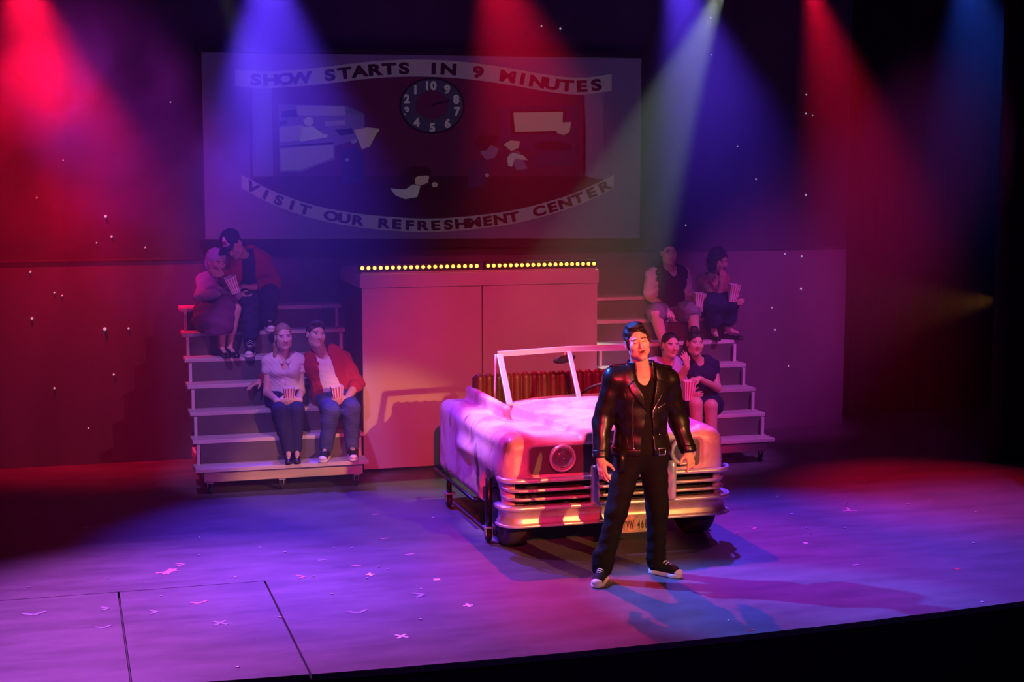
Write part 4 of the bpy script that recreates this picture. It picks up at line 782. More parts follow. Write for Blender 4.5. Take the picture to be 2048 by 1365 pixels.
def prism(F, pts, yc):
    """keep only the part in front of yc inside a convex x-z outline"""
    F.plane((0, yc, 0), (0, 1, 0)); c = np.mean(np.array(pts), 0)
    for (x0, z0), (x1, z1) in zip(pts, pts[1:] + pts[:1]):
        n = V3((z1 - z0, 0, x0 - x1)); n = n if (n[0] * (c[0] - x0) + n[2] * (c[1] - z0)) < 0 else -n; F.plane((x0, 0, z0), n)
    return F
def copyf(F, grow=0.0):
    g = Field.__new__(Field); g.res = F.res; g.lo = F.lo; g.n = F.n; g.ax = F.ax; g.D = F.D - np.float32(grow); return g
def line_on(p, F, name, pts, r, material, lift=0.001, n=14):
    """a thin tube lying on the front of a garment through x-z points"""
    q = []; P = [Vector((x, z)) for x, z in pts]
    for a, b in zip(P, P[1:]):
        for i in range(n): q.append(a.lerp(b, i / n))
    q.append(P[-1]); bm = bmesh.new(); tube(bm, [(v.x, p.frontY(F, v.x, v.y) - lift, v.y) for v in q], r, 6); return p.mesh(name, bm, material)
def stud_on(p, F, name, x, z, r, material, parent=None):
    bm = bmesh.new(); bmesh.ops.create_icosphere(bm, subdivisions=1, radius=r); bmesh.ops.translate(bm, vec=(x, p.frontY(F, x, z) - r * 0.3, z), verts=bm.verts[:]); return p.mesh(name, bm, material, True, parent)
# ---- the singer in the leather jacket
def singer():
    p = Person('singer', 'man in black leather jacket and black jeans singing with eyes closed', (0.68, 0.44, 0.32), 1.06, (-7, 5, 12), 1.04, 0.0048); J = p.J; p.sole = {'L': 0.0, 'R': 0.0}
    F = p.field(); p.torso(F, -0.012)
    for s in 'LR': p.arm(F, s); p.leg(F, s, -0.006); p.foot(F, s, -0.006)
    p.headfn(F, 0.009, True); p.hand(F, 'L', (0.10, -0.18, -1), (0.75, 0.55, 0.1), (0.75, -0.6, 0), 16, 6, 1.05); p.hand(F, 'R', (0.05, -0.50, -0.80), (-0.3, 0.75, -0.4), (-0.8, -0.3, 0.1), 30, 10, 1.0, (12, 38, 42, 30))
    p.add('body', F, M_skin, p.facecol((0.50, 0.22, 0.17), (0.035, 0.02, 0.015), True, 0.009)); del F
    F = p.field(0.006); p.torso(F, 0.003); neck_cut(p, F, 0.078, 0, -0.01, 0.075); F.plane((0, 0, 0.86), (0, 0, -1)); F.wrinkle(0.0012, 22, 3); tee = F; p.add('shirt', F, M_tee)
    F = p.field(0.006)
    for s in 'LR':
        p.leg(F, s, 0.010, 1.0, 0.03, (0.090, 0.062, 0.046), 0.008); a, k_ = J['an' + s], J['kn' + s]
        for i in range(3): F.cone(a + V3((0, 0, 0.03 + 0.035 * i)) + V3((0.01, 0, 0)), a + V3((-0.008, 0, 0.045 + 0.035 * i)), 0.062 - 0.002 * i, None, 0.015)
    F.cone(p.at(0.10, -0.07), p.at(0.10, 0.07), 0.125, None, 0.05, 'add', p.fw, 0.95); F.cone(p.at(0.0, -0.05), p.at(0.0, 0.05), 0.125, None, 0.05, 'add', p.fw, 0.9)
    F.plane((0, 0, 0.93), (0, 0, 1)); F.plane((0, 0, 0.055), (0, 0, -1)); F.wrinkle(0.0028, 16, 5); p.add('trousers', F, M_bjean)
    F = p.field(0.006); p.torso(F, 0.020, 0, 0.05, True)
    F.cone(p.at(0.55, -0.075), p.at(0.55, 0.075), 0.125, None, 0.05, 'add', p.fw, 0.9); F.cone(p.at(0.20, -0.065), p.at(0.20, 0.065), 0.114, None, 0.05, 'add', p.fw, 0.92)
    for s in 'LR': p.arm(F, s, 0.017, 0, 0.97, 0.03, (0.058, 0.047, 0.037))
    F.plane((0, 0, 0.885), (0, 0, -1)); HEM = 0.885; out = copyf(F); F.wrinkle(0.0019, 13, 11); yc = float(J['neck'][1]) + 0.01; xc = float(J['neck'][0])
    def opening(x, y, z):
        w_ = np.interp(z, [0.8, 0.90, 1.10, 1.19, 1.30, 1.40, 1.50], [0.060, 0.052, 0.028, 0.018, 0.048, 0.078, 0.085]); c = np.interp(z, [0.85, 1.10, 1.2, 1.5], [xc + 0.000, xc + 0.015, xc + 0.018, xc + 0.002])
        return np.maximum(np.abs(x - c) - w_, y - yc)
    F.put(opening, (xc - 0.15, yc - 0.3, 0.8), (xc + 0.15, yc, 1.6), 0.004, 'cut'); c = J['neck'] + p.up * 0.01; F.cone(c, c + p.up * 0.2, 0.078, 0.09, 0.006, 'cut')
    jk = p.add('leather_jacket', F, M_leath); sub = lambda o: setattr(o, 'parent', jk) or o
    for pts in ([(xc - 0.082, 1.405), (xc - 0.128, 1.37), (xc - 0.118, 1.325), (xc - 0.004, 1.185), (xc - 0.030, 1.30)], [(xc + 0.080, 1.405), (xc + 0.135, 1.385), (xc + 0.140, 1.345), (xc + 0.038, 1.19), (xc + 0.052, 1.30)]): sub(p.add('lapel', prism(copyf(out, 0.012), pts, yc), M_leath))
    K = Field(c - 0.2, c + 0.2, 0.0055); K.cone(c - p.up * 0.055, c + p.up * 0.050, 0.108, 0.096, 0); K.cone(c - p.up * 0.10, c + p.up * 0.12, 0.090, 0.084, 0.004, 'cut'); K.plane(c + p.up * 0.048, p.up); K.cone(c + p.fw * 0.1 + p.up * 0.12, c + p.fw * 0.13 - p.up * 0.12, 0.075, 0.062, 0.004, 'cut'); sub(p.add('collar', K, M_leath))
    for s, sg in (('L', -1), ('R', 1)):       # shoulder straps
        a = J['neck'] + p.rt * sg * 0.085 + p.up * 0.034; b_ = J['sh' + s] + p.up * 0.088 + p.rt * sg * 0.012; K = Field(np.minimum(a, b_) - 0.1, np.maximum(a, b_) + 0.1, 0.005); K.cone(a, b_, 0.028, 0.026, 0.0, 'add', p.up, 0.45); sub(p.add('shoulder_strap', K, M_leath)); sub(stud_on(p, K, 'stud', float(a[0] * 0.75 + b_[0] * 0.25), float(a[2] * 0.75 + b_[2] * 0.25 + 0.002), 0.006, M_stud))
    sub(line_on(p, F, 'zip', [(xc - 0.098, 1.275), (xc - 0.092, 0.935)], 0.0032, M_stud)); sub(line_on(p, F, 'zip', [(xc + 0.132, 1.335), (xc + 0.045, 1.185), (xc + 0.040, 1.10), (xc + 0.060, 0.92)], 0.0032, M_stud)); sub(line_on(p, F, 'pocket_zip', [(xc + 0.085, 1.205), (xc + 0.150, 1.235)], 0.0032, M_stud)); sub(line_on(p, F, 'seam', [(xc + 0.078, 1.32), (xc + 0.082, 1.10), (xc + 0.088, 0.94)], 0.0022, M_leath)); sub(line_on(p, F, 'seam', [(xc - 0.150, 1.33), (xc - 0.140, 1.10), (xc - 0.125, 0.93)], 0.0022, M_leath))
    for x, z in ((-0.112, 1.345), (-0.088, 1.385), (-0.122, 1.365), (0.120, 1.36), (0.105, 1.395), (0.13, 1.335), (0.098, 1.02), (-0.09, 0.93)): sub(stud_on(p, out, 'stud', xc + x, z, 0.0062, M_stud))
    B_ = copyf(out, 0.006); B_.plane((0, 0, HEM + 0.042), (0, 0, 1)); B_.put(opening, (xc - 0.15, yc - 0.3, 0.8), (xc + 0.15, yc, 1.6), 0.0, 'cut')
    for s in 'LR': B_.cone(J['el' + s], J['wr' + s] - V3((0, 0, 0.1)), 0.075, 0.075, 0, 'cut')
    sub(p.add('waist_belt', B_, M_leath))
    def strap(name, pts, w_, mt):
        bm = bmesh.new(); n = len(pts)
        for i in range(n - 1):
            a = Vector(pts[i]); b2 = Vector(pts[i + 1]); vs_ = [bm.verts.new(v) for v in (a + Vector((-w_, 0, 0)), a + Vector((w_, 0, 0)), b2 + Vector((w_, 0, 0)), b2 + Vector((-w_, 0, 0)))]; bm.faces.new(vs_)
        bmesh.ops.remove_doubles(bm, verts=bm.verts[:], dist=1e-4); o = p.mesh(name, bm, mt); md = o.modifiers.new('thickness', 'SOLIDIFY'); md.thickness = 0.006; return sub(o)
    yb = p.frontY(out, xc - 0.15, 0.93) - 0.012; strap('belt_tail', [(xc - 0.165, yb - 0.005, 0.915), (xc - 0.166, yb - 0.016, 0.85), (xc - 0.170, yb - 0.01, 0.79), (xc - 0.171, yb - 0.004, 0.765)], 0.020, M_leath)
    bx = xc + 0.115; yb = p.frontY(out, bx, 0.905) - 0.010; bm = bmesh.new(); tube(bm, [(bx - 0.024, yb, 0.925), (bx + 0.024, yb + 0.004, 0.925), (bx + 0.024, yb + 0.004, 0.878), (bx - 0.024, yb, 0.878)], 0.0038, 6, closed=True); sub(p.mesh('buckle', bm, M_stud))
    for s in 'LR':                             # cuffs
        w_ = J['wr' + s]; d = w_ - J['el' + s]; d /= np.linalg.norm(d); K = Field(w_ - 0.1, w_ + 0.1, 0.005); K.cone(w_ - d * 0.035, w_ - d * 0.004, 0.055, 0.053, 0); K.cone(w_ - d * 0.1, w_ + d * 0.1, 0.046, 0.042, 0, 'cut'); K.plane(w_ - d * 0.001, d); K.plane(w_ - d * 0.04, -d); sub(p.add('cuff', K, M_leath))
    F, e = p.hair(0.074, vol=0.985, face=(0.067, 0.082, 0.086)); e((0, -0.042, 0.102), (0.056, 0.034, 0.020), 0.018); e((0.004, -0.005, 0.112), (0.054, 0.055, 0.020), 0.02)
    for x in (-1, 1): F.cone(p.hl(x * 0.072, -0.030, 0.03), p.hl(x * 0.070, -0.026, -0.040), 0.011, 0.008, 0.006)
    F.wrinkle(0.0016, 70, 2); p.add('hair', F, M_hair_d)
    for s in 'LR': sneaker(p, s)
singer()
# ---- lower left: woman in the white blouse
def blouse():
    p = Person('blouse', 'blond woman in white sleeveless blouse sitting on the left steps', SKIN_P, 0.90, (3, 3, 2), 0.97, 0.0062, True); J = p.J; p.sole = {'L': 0.252, 'R': 0.252}
    F = p.field(); p.torso(F, -0.01)
    for s in 'LR': p.arm(F, s, 0, 0, 1, 0.025, (0.046, 0.038, 0.027)); p.leg(F, s, -0.006); p.foot(F, s, -0.012)
    p.headfn(F); p.hand(F, 'L', (0.85, -0.35, -0.10), (0.25, 0.85, 0.2), (0, -0.15, 0.9), 22); p.hand(F, 'R', (-0.85, -0.42, -0.05), (-0.25, 0.85, 0.2), (0, -0.15, 0.9), 22); p.add('body', F, M_skin, p.facecol())
    F = p.field(); p.torso(F, 0.010)
    for s in 'LR': p.arm(F, s, 0.014, 0, 0.13, 0.02, (0.052, 0.046, 0.03))
    neck_cut(p, F, 0.056, 0, 0.0, 0.10); F.wrinkle(0.0024, 22, 4); F.plane(p.at(-0.05), -p.up); sh_ = p.add('blouse', F, M_white); xc = float(J['neck'][0])
    o = line_on(p, F, 'placket', [(xc, 1.02), (xc + 0.012, 0.80)], 0.006, M_white); o.parent = sh_
    for z in (0.99, 0.93, 0.87): o = stud_on(p, F, 'button', xc + 0.004, z, 0.006, M_lace); o.parent = sh_
    for sx in (-1, 1):
        c = J['neck'] + p.rt * sx * 0.055 + p.fw * 0.045; K = Field(c - 0.12, c + 0.12, 0.0055); K.cone(J['neck'] + p.rt * sx * 0.062 + p.up * 0.018, J['neck'] + p.rt * sx * 0.030 + p.fw * 0.098 - p.up * 0.045, 0.024, 0.020, 0, 'add', p.fw + p.up * 0.8, 0.4); o = p.add('collar', K, M_white); o.parent = sh_
    F = p.field()
    for s in 'LR': p.leg(F, s, 0.010, 0.97, 0.03, (0.088, 0.062, 0.043))
    F.cone(p.at(0.02, -0.07), p.at(0.02, 0.07), 0.118, None, 0.05); waist(p, F, 0.22); F.wrinkle(0.002, 20, 5); p.add('trousers', F, M_navy)
    F, e = p.hair(0.075, vol=0.985, face=(0.062, 0.07, 0.09)); F.cone(p.hl(-0.02, 0.10, 0.01), p.hl(-0.055, 0.085, -0.08), 0.030, 0.032, 0.02); F.cone(p.hl(-0.055, 0.085, -0.08), p.hl(-0.09, 0.035, -0.19), 0.032, 0.016, 0.02); F.wrinkle(0.0015, 60, 4); p.add('hair', F, M_hair_l)
    for s in 'LR': flat_shoe(p, s)
blouse()
popcorn((1.907, 13.665, 0.745), (0.10, 0.0), 'striped popcorn carton on the lap of the blond woman', 0.155, 0.034, 0.052)
# ---- lower left: man in the red jacket
def redjacket():
    p = Person('redjacket', 'man in open red jacket, white T-shirt and jeans on the left steps', SKIN, 1.0, (12, 6, -6), 1.02); J = p.J; p.sole = {'L': 0.252, 'R': 0.252}
    F = p.field(); p.torso(F, -0.012)
    for s in 'LR': p.arm(F, s); p.leg(F, s, -0.006); p.foot(F, s, -0.008)
    p.headfn(F); p.hand(F, 'R', (-0.85, -0.38, -0.05), (-0.3, 0.85, 0.15), (0, -0.15, 0.9), 28); p.hand(F, 'L', (-0.8, -0.4, -0.25), (0, -0.1, -1), (0.2, -0.9, 0.1), 12); p.add('body', F, M_skin, p.facecol())
    F = p.field(); p.torso(F, 0.006, 0.012); neck_cut(p, F, 0.066, 0, 0.004, 0.02); F.plane(p.at(0.03), -p.up); F.wrinkle(0.002, 22, 7); p.add('shirt', F, M_white)
    F = p.field(); p.torso(F, 0.024)
    p.arm(F, 'L', 0.018, 0, 0.9, 0.03, (0.058, 0.05, 0.04)); p.arm(F, 'R', 0.018, 0, 0.62, 0.03, (0.060, 0.054, 0.05)); F.cone(p.at(0.10, 0.13, -0.02), p.at(-0.12, 0.19, 0.03), 0.06, 0.045, 0.04)
    a, b_ = p.at(0.95, 0.0, 0.1), p.at(0.05, 0.02, 0.15)
    def op(x, y, z):
        t = np.clip((p.at(1.0)[2] - z) / p.T, 0, 1); cx = p.hip[0] + (p.at(1.0)[0] - p.hip[0]) * (1 - t); return np.maximum(np.abs(x - cx + 0.01) - (0.062 + 0.03 * t), y - float(p.hip[1]) - 0.0)
    F.put(op, p.lo, p.hi, 0.004, 'cut'); neck_cut(p, F, 0.075, 0, 0.01); F.plane(p.at(-0.06) - p.rt * 0.0, -p.up + p.rt * 0.15); F.wrinkle(0.003, 20, 8); jk = p.add('jacket', F, M_redc)
    for sx in (-1, 1): c = J['neck'] + p.rt * sx * 0.07; K = Field(c - 0.14, c + 0.14, 0.006); K.cone(J['neck'] + p.rt * sx * 0.072 + p.up * 0.022, J['neck'] + p.rt * sx * 0.080 + p.fw * 0.10 - p.up * 0.07, 0.030, 0.022, 0, 'add', p.fw + p.up, 0.4); o = p.add('collar', K, M_redc); o.parent = jk
    F = p.field()
    for s in 'LR': p.leg(F, s, 0.012, 0.97, 0.03, (0.090, 0.066, 0.050))
    F.cone(p.at(0.02, -0.07), p.at(0.02, 0.07), 0.122, None, 0.05); waist(p, F, 0.20); F.wrinkle(0.0025, 18, 9); tr = p.add('trousers', F, M_jean)
    K = Field(p.hip - 0.25, p.hip + 0.25, 0.007); K.cone(p.at(0.17, -0.06), p.at(0.17, 0.06), 0.128, None, 0, 'add', p.fw, 0.92); K.plane(p.at(0.215), p.up); K.plane(p.at(0.14), -p.up); o = p.add('belt', K, M_shoe); o.parent = tr
    F, e = p.hair(0.064, vol=1.0); e((-0.012, -0.055, 0.100), (0.060, 0.036, 0.026), 0.02); F.wrinkle(0.0015, 60, 6); p.add('hair', F, M_hair_b)
    for s in 'LR': sneaker(p, s, sc=0.96)
redjacket()
popcorn((2.345, 13.655, 0.735), (0.12, -0.10), 'striped popcorn carton held by the man in red', 0.165, 0.034, 0.054)
# ---- upper left: the couple
def capman():
    p = Person('capman', 'man in cap and red jacket leaning over a woman on the left steps', SKIN, 1.02, (-28, -34, 18), 1.04, 0.007); J = p.J; p.sole = {'L': 1.1015, 'R': 1.314}
    F = p.field(); p.torso(F, -0.012)
    for s in 'LR': p.arm(F, s); p.leg(F, s, -0.006); p.foot(F, s, -0.008)
    p.headfn(F); p.hand(F, 'R', (-0.8, -0.2, 0.15), (0.1, 0.3, -0.8), (0, -0.6, 0.6), 20); p.hand(F, 'L', (-0.7, -0.3, 0.2), (0.2, 0.8, 0), (0, 0, 1), 25); p.add('body', F, M_skin, p.facecol())
    F = p.field(); p.torso(F, 0.006); neck_cut(p, F, 0.062, 0, 0.02); F.wrinkle(0.002, 20, 3); p.add('jersey', F, M_navy)
    F = p.field(); p.torso(F, 0.026)
    for s in 'LR': p.arm(F, s, 0.020, 0, 0.9, 0.03, (0.062, 0.054, 0.042))
    F.put(lambda x, y, z: np.maximum(np.abs(x - float(p.at(0.6)[0]) + 0.03) - 0.065, y - float(p.at(0.6)[1])), p.lo, p.hi, 0.004, 'cut'); neck_cut(p, F, 0.075); F.plane(p.at(0.08), -p.up); F.wrinkle(0.0035, 18, 5); p.add('jacket', F, M_redc)
    F = p.field()
    for s in 'LR': p.leg(F, s, 0.016, 0.88, 0.03, (0.094, 0.070, 0.056))
    F.cone(p.at(0.02, -0.07), p.at(0.02, 0.07), 0.122, None, 0.05); waist(p, F, 0.22); F.wrinkle(0.0028, 18, 6); p.add('trousers', F, M_navy)
    for s in 'LR': a = J['an' + s]; d = J['kn' + s] - a; d /= np.linalg.norm(d); K = Field(a - 0.12, a + 0.15, 0.006); K.cone(a, a + d * 0.10, 0.042, 0.044, 0); p.add('sock', K, M_sock)
    F, e = p.hair(0.055, vol=0.99); p.add('hair', F, M_hair_d)
    c = J['head']; K = Field(c - 0.28, c + 0.28, 0.006); p.cap_shell(K, (0.092, 0.108, 0.090), (0, 0.016, 0.056)); K.plane(p.hl(0, 0, 0.040), p.R @ V3((0, 0.1, -1))); cap = p.add('cap', K, M_navy)
    K = Field(c - 0.28, c + 0.28, 0.006); K.ell(p.hl(0, -0.115, 0.040), (0.082, 0.095, 0.012), p.R, 0); K.ell(p.hl(0, -0.115, 0.024), (0.078, 0.10, 0.016), p.R, 0, 'cut'); o = p.add('visor', K, M_navy); o.parent = cap
    K = Field(c - 0.28, c + 0.28, 0.006); p.cap_shell(K, (0.0945, 0.1105, 0.0925), (0, 0.016, 0.056)); K.plane(p.hl(0, 0, 0.046), p.R @ V3((0, 0.1, -1))); K.plane(p.hl(0, -0.045, 0), p.R @ V3((0, 1, 0)))
    for x in (-1, 1): K.plane(p.hl(x * 0.058, 0, 0), p.R @ V3((x, 0, 0.35)))
    o = p.add('front_panel', K, M_lace); o.parent = cap; K = Field(c - 0.28, c + 0.28, 0.005); K.ell(p.hl(0, -0.086, 0.085), (0.024, 0.014, 0.024), p.R, 0); o = p.add('badge', K, M_rose); o.parent = cap
    for s in 'LR': sneaker(p, s, True, 0.96)
capman()
def scarfwoman():
    p = Person('scarfwoman', 'woman in lilac headscarf and plum skirt beside the man in the cap', SKIN, 0.86, (30, -10, -6), 0.95, 0.007, True); J = p.J; p.sole = {'L': 1.1015, 'R': 1.1015}
    F = p.field(); p.torso(F, -0.01)
    for s in 'LR': p.arm(F, s, 0, 0, 1, 0.025, (0.046, 0.038, 0.027)); p.leg(F, s, -0.008); p.foot(F, s, -0.012)
    p.headfn(F); p.hand(F, 'L', (0.7, -0.3, 0), (0, 0.6, 0.6), (0, -0.6, 0.6), 30); p.hand(F, 'R', (0.5, -0.3, -0.2), (-0.5, 0.5, 0.4), (0, -0.5, 0.8), 30); p.add('body', F, M_skin, p.facecol())
    F = p.field(); p.torso(F, 0.012)
    for s in 'LR': p.arm(F, s, 0.012, 0, 0.95, 0.03, (0.050, 0.046, 0.040))
    neck_cut(p, F, 0.058, 0, 0.01, 0.03); F.wrinkle(0.0035, 22, 5); p.add('blouse', F, M_lilac)
    F = p.field(); k_ = (J['knL'] + J['knR']) / 2; F.cone(p.hip, k_ * 0.8 + p.hip * 0.2, 0.155, 0.12, 0.04); F.cone(p.hip + V3((-0.05, -0.05, 0.04)), V3((p.hip[0] - 0.03, 14.42, 1.42)), 0.16, 0.13, 0.06); F.cone(k_ + V3((-0.02, 0.02, 0.01)), k_ + V3((-0.10, -0.02, -0.16)), 0.105, 0.13, 0.05)
    waist(p, F, 0.32); F.wrinkle(0.007, 13, 8); F.plane((0, 0, 1.318), (0, 0, -1)); p.add('skirt', F, M_purp)
    F, e = p.hair(0.055, vol=0.98); p.add('hair', F, M_hair_d)
    c = J['head']; K = Field(c - 0.22, c + 0.22, 0.006); e = lambda q, r, k=0.01, op='add': K.ell(p.hl(*q), [v * p.hs for v in r], p.R, k, op)
    e((0, 0.020, 0.040), (0.090, 0.106, 0.096)); e((0, 0.06, -0.03), (0.075, 0.07, 0.09), 0.03); e((0, -0.10, -0.052), (0.074, 0.085, 0.10), 0.008, 'cut'); K.wrinkle(0.002, 40, 3); p.add('headscarf', K, M_lilac)
    for s in 'LR': flat_shoe(p, s, 0.045)
scarfwoman()
popcorn((1.525, 14.28, 1.700), (0.15, -0.38), 'pale popcorn carton held between the couple on the upper left steps', 0.16, 0.034, 0.052)
# ---- upper right: man in the knitted vest
def vestman():
    p = Person('vestman', 'man in dark knitted vest and white short sleeves on the right steps', SKIN, 1.04, (-6, 6, -2), 1.0, 0.0066); J = p.J; p.sole = {'L': 0.889, 'R': 0.889}
    F = p.field(); p.torso(F, -0.012, 0.02)
    for s in 'LR': p.arm(F, s); p.leg(F, s, -0.004); p.foot(F, s, -0.006)
    p.headfn(F); p.hand(F, 'L', (0.25, -0.75, -0.45), (0, 0.3, -1), (0.9, -0.2, 0), 14, 10); p.hand(F, 'R', (0.5, -0.6, 0.1), (0.6, 0.5, 0), (0, -0.2, 1), 40); p.add('body', F, M_skin, p.facecol())
    F = p.field(); p.torso(F, 0.004, 0.02)
    for s in 'LR': p.arm(F, s, 0.016, 0, 0.42, 0.03, (0.060, 0.056, 0.045))
    neck_cut(p, F, 0.068, 0, 0.022); F.wrinkle(0.003, 22, 6); p.add('shirt', F, M_white)
    F = p.field(); p.torso(F, 0.016, 0.03)
    for s in 'LR': F.cone(J['sh' + s] + p.rt * (0.055 if s == 'R' else -0.055), J['el' + s] + p.rt * (0.07 if s == 'R' else -0.07), 0.085, 0.11, 0.01, 'cut')
    neck_cut(p, F, 0.066, 0, 0.008, 0.035); F.plane(p.at(0.02), -p.up); F.wrinkle(0.002, 24, 3); p.add('vest', F, M_vest)
    F = p.field()
    for s in 'LR': p.leg(F, s, 0.020, 0.46, 0.03, (0.094, 0.076, 0.06))
    F.cone(p.at(0.02, -0.07), p.at(0.02, 0.07), 0.125, None, 0.05); waist(p, F, 0.15); F.wrinkle(0.003, 18, 6); p.add('shorts', F, M_khaki)
    F, e = p.hair(0.062, vol=1.0); F.wrinkle(0.0012, 70, 5); p.add('hair', F, M_hair_d)
    for s in 'LR': sneaker(p, s, sc=0.96)
vestman()
# ---- upper right: woman with the bob
def bobwoman():
    p = Person('bobwoman', 'dark haired woman resting her chin on her hand on the right steps', SKIN, 0.90, (24, -12, 4), 0.98, 0.0066, True); J = p.J; p.sole = {'L': 1.1015, 'R': 1.1015}
    F = p.field(); p.torso(F, -0.01)
    for s in 'LR': p.arm(F, s, 0, 0, 1, 0.025, (0.048, 0.040, 0.028)); p.leg(F, s, -0.006); p.foot(F, s, -0.008)
    p.headfn(F); p.hand(F, 'L', (0.05, -0.12, 1), (0.1, 0.9, 0.1), (-0.9, 0, 0.1), 26); p.hand(F, 'R', (0.2, -0.6, 0.1), (0.9, 0.2, 0), (0, -0.2, 1), 40); p.add('body', F, M_skin, p.facecol())
    F = p.field(); p.torso(F, 0.010)
    for s in 'LR': p.arm(F, s, 0.012, 0, 0.10, 0.02, (0.05, 0.045, 0.03))
    neck_cut(p, F, 0.062, 0, -0.005, 0.06); F.wrinkle(0.002, 22, 6); p.add('top', F, M_rose)
    F = p.field()
    for s in 'LR': p.leg(F, s, 0.020, 0.80, 0.05, (0.098, 0.080, 0.062))
    F.cone(J['knL'], J['knR'], 0.085, None, 0.05); F.cone(p.at(0.0, -0.07), p.at(0.0, 0.07), 0.13, None, 0.05); waist(p, F, 0.20); F.wrinkle(0.0025, 18, 7); p.add('trousers', F, M_navy)
    F, e = p.hair(0.056, vol=1.06, back=-0.30); e((0, 0.055, -0.045), (0.088, 0.070, 0.115), 0.03)
    for x in (-1, 1): e((x * 0.074, 0.010, -0.045), (0.026, 0.055, 0.090), 0.02)
    e((0, -0.105, -0.045), (0.058, 0.085, 0.105), 0.006, 'cut'); F.wrinkle(0.004, 36, 5); p.add('hair', F, M_hair_d)
    for s in 'LR': flat_shoe(p, s)
bobwoman()
popcorn((6.398, 14.18, 1.505), (0.1, 0.10), 'bright pink-lit popcorn carton held by the dark haired woman', 0.175, 0.036, 0.056)
popcorn((6.085, 14.30, 1.405), (0.10, 0.06), 'popcorn carton in the hand of the man in the vest', 0.185, 0.036, 0.056)
# ---- lower right: man in pale shirt and woman in navy
def paleman():
    p = Person('paleman', 'short haired man in pale shirt sitting behind the singer', SKIN, 1.0, (2, 4, -4), 1.0, 0.0066); J = p.J; p.sole = {'L': 0.002, 'R': 0.002}
    F = p.field(); p.torso(F, -0.012)
    for s in 'LR': p.arm(F, s); p.leg(F, s, -0.006); p.foot(F, s, -0.006)
    p.headfn(F); p.hand(F, 'L', (0.3, -0.7, -0.2), (0, 0.2, -1), (0.9, -0.2, 0), 14); p.hand(F, 'R', (0.1, -0.6, 0.1), (0.7, 0.4, 0), (0, -0.2, 1), 36); p.add('body', F, M_skin, p.facecol())
    F = p.field(); p.torso(F, 0.012)
    for s in 'LR': p.arm(F, s, 0.016, 0, 0.45, 0.03, (0.058, 0.054, 0.045))
    neck_cut(p, F, 0.066, 0, 0.008, 0.03); F.wrinkle(0.0028, 22, 6); F.plane(p.at(0.0), -p.up); p.add('shirt', F, M_lilac)
    F = p.field()
    for s in 'LR': p.leg(F, s, 0.014, 0.97, 0.03, (0.092, 0.068, 0.052))
    F.cone(p.at(0.02, -0.07), p.at(0.02, 0.07), 0.122, None, 0.05); waist(p, F, 0.18); p.add('trousers', F, M_navy)
    F, e = p.hair(0.074, vol=0.985, face=(0.068, 0.085, 0.09)); p.add('hair', F, M_hair_d)
    for s in 'LR': sneaker(p, s, sc=0.96)
paleman()
def navywoman():
    p = Person('navywoman', 'woman in sleeveless navy dress with pinned up hair sitting at right', SKIN, 0.94, (-2, 6, -6), 0.99, 0.0066, True); J = p.J; p.sole = {'L': 0.002, 'R': 0.002}
    F = p.field(); p.torso(F, -0.01)
    for s in 'LR': p.arm(F, s, 0, 0, 1, 0.025, (0.050, 0.042, 0.029)); p.leg(F, s, 0.002); p.foot(F, s, -0.008)
    p.headfn(F); p.hand(F, 'L', (-0.25, -0.1, 0.95), (-0.2, 0.8, 0.2), (0.9, 0.3, 0.1), 16, 12); p.hand(F, 'R', (-0.9, -0.2, 0.0), (0, 0.2, -1), (0.1, -0.9, 0), 28); p.add('body', F, M_skin, p.facecol())
    F = p.field(); p.torso(F, 0.012)
    for s in 'LR': p.arm(F, s, 0.012, 0, 0.10, 0.02, (0.052, 0.046, 0.03)); F.cone(J['hip' + s], J['hip' + s] * 0.35 + J['kn' + s] * 0.65, 0.115, 0.088, 0.05)
    neck_cut(p, F, 0.060, 0, 0.004, 0.03); F.wrinkle(0.0022, 22, 6); p.add('dress', F, M_navy)
    F, e = p.hair(0.062, vol=1.0, back=-0.2); e((-0.015, 0.02, 0.135), (0.045, 0.045, 0.035), 0.015); e((-0.055, 0.055, -0.05), (0.045, 0.05, 0.085), 0.03); F.wrinkle(0.0015, 60, 5); p.add('hair', F, M_hair_d)
    for s in 'LR': flat_shoe(p, s)
navywoman()
popcorn((5.622, 13.42, 0.660), (0.06, 0.02), 'pale popcorn carton between the man in pale shirt and the navy dress', 0.185, 0.040, 0.058)
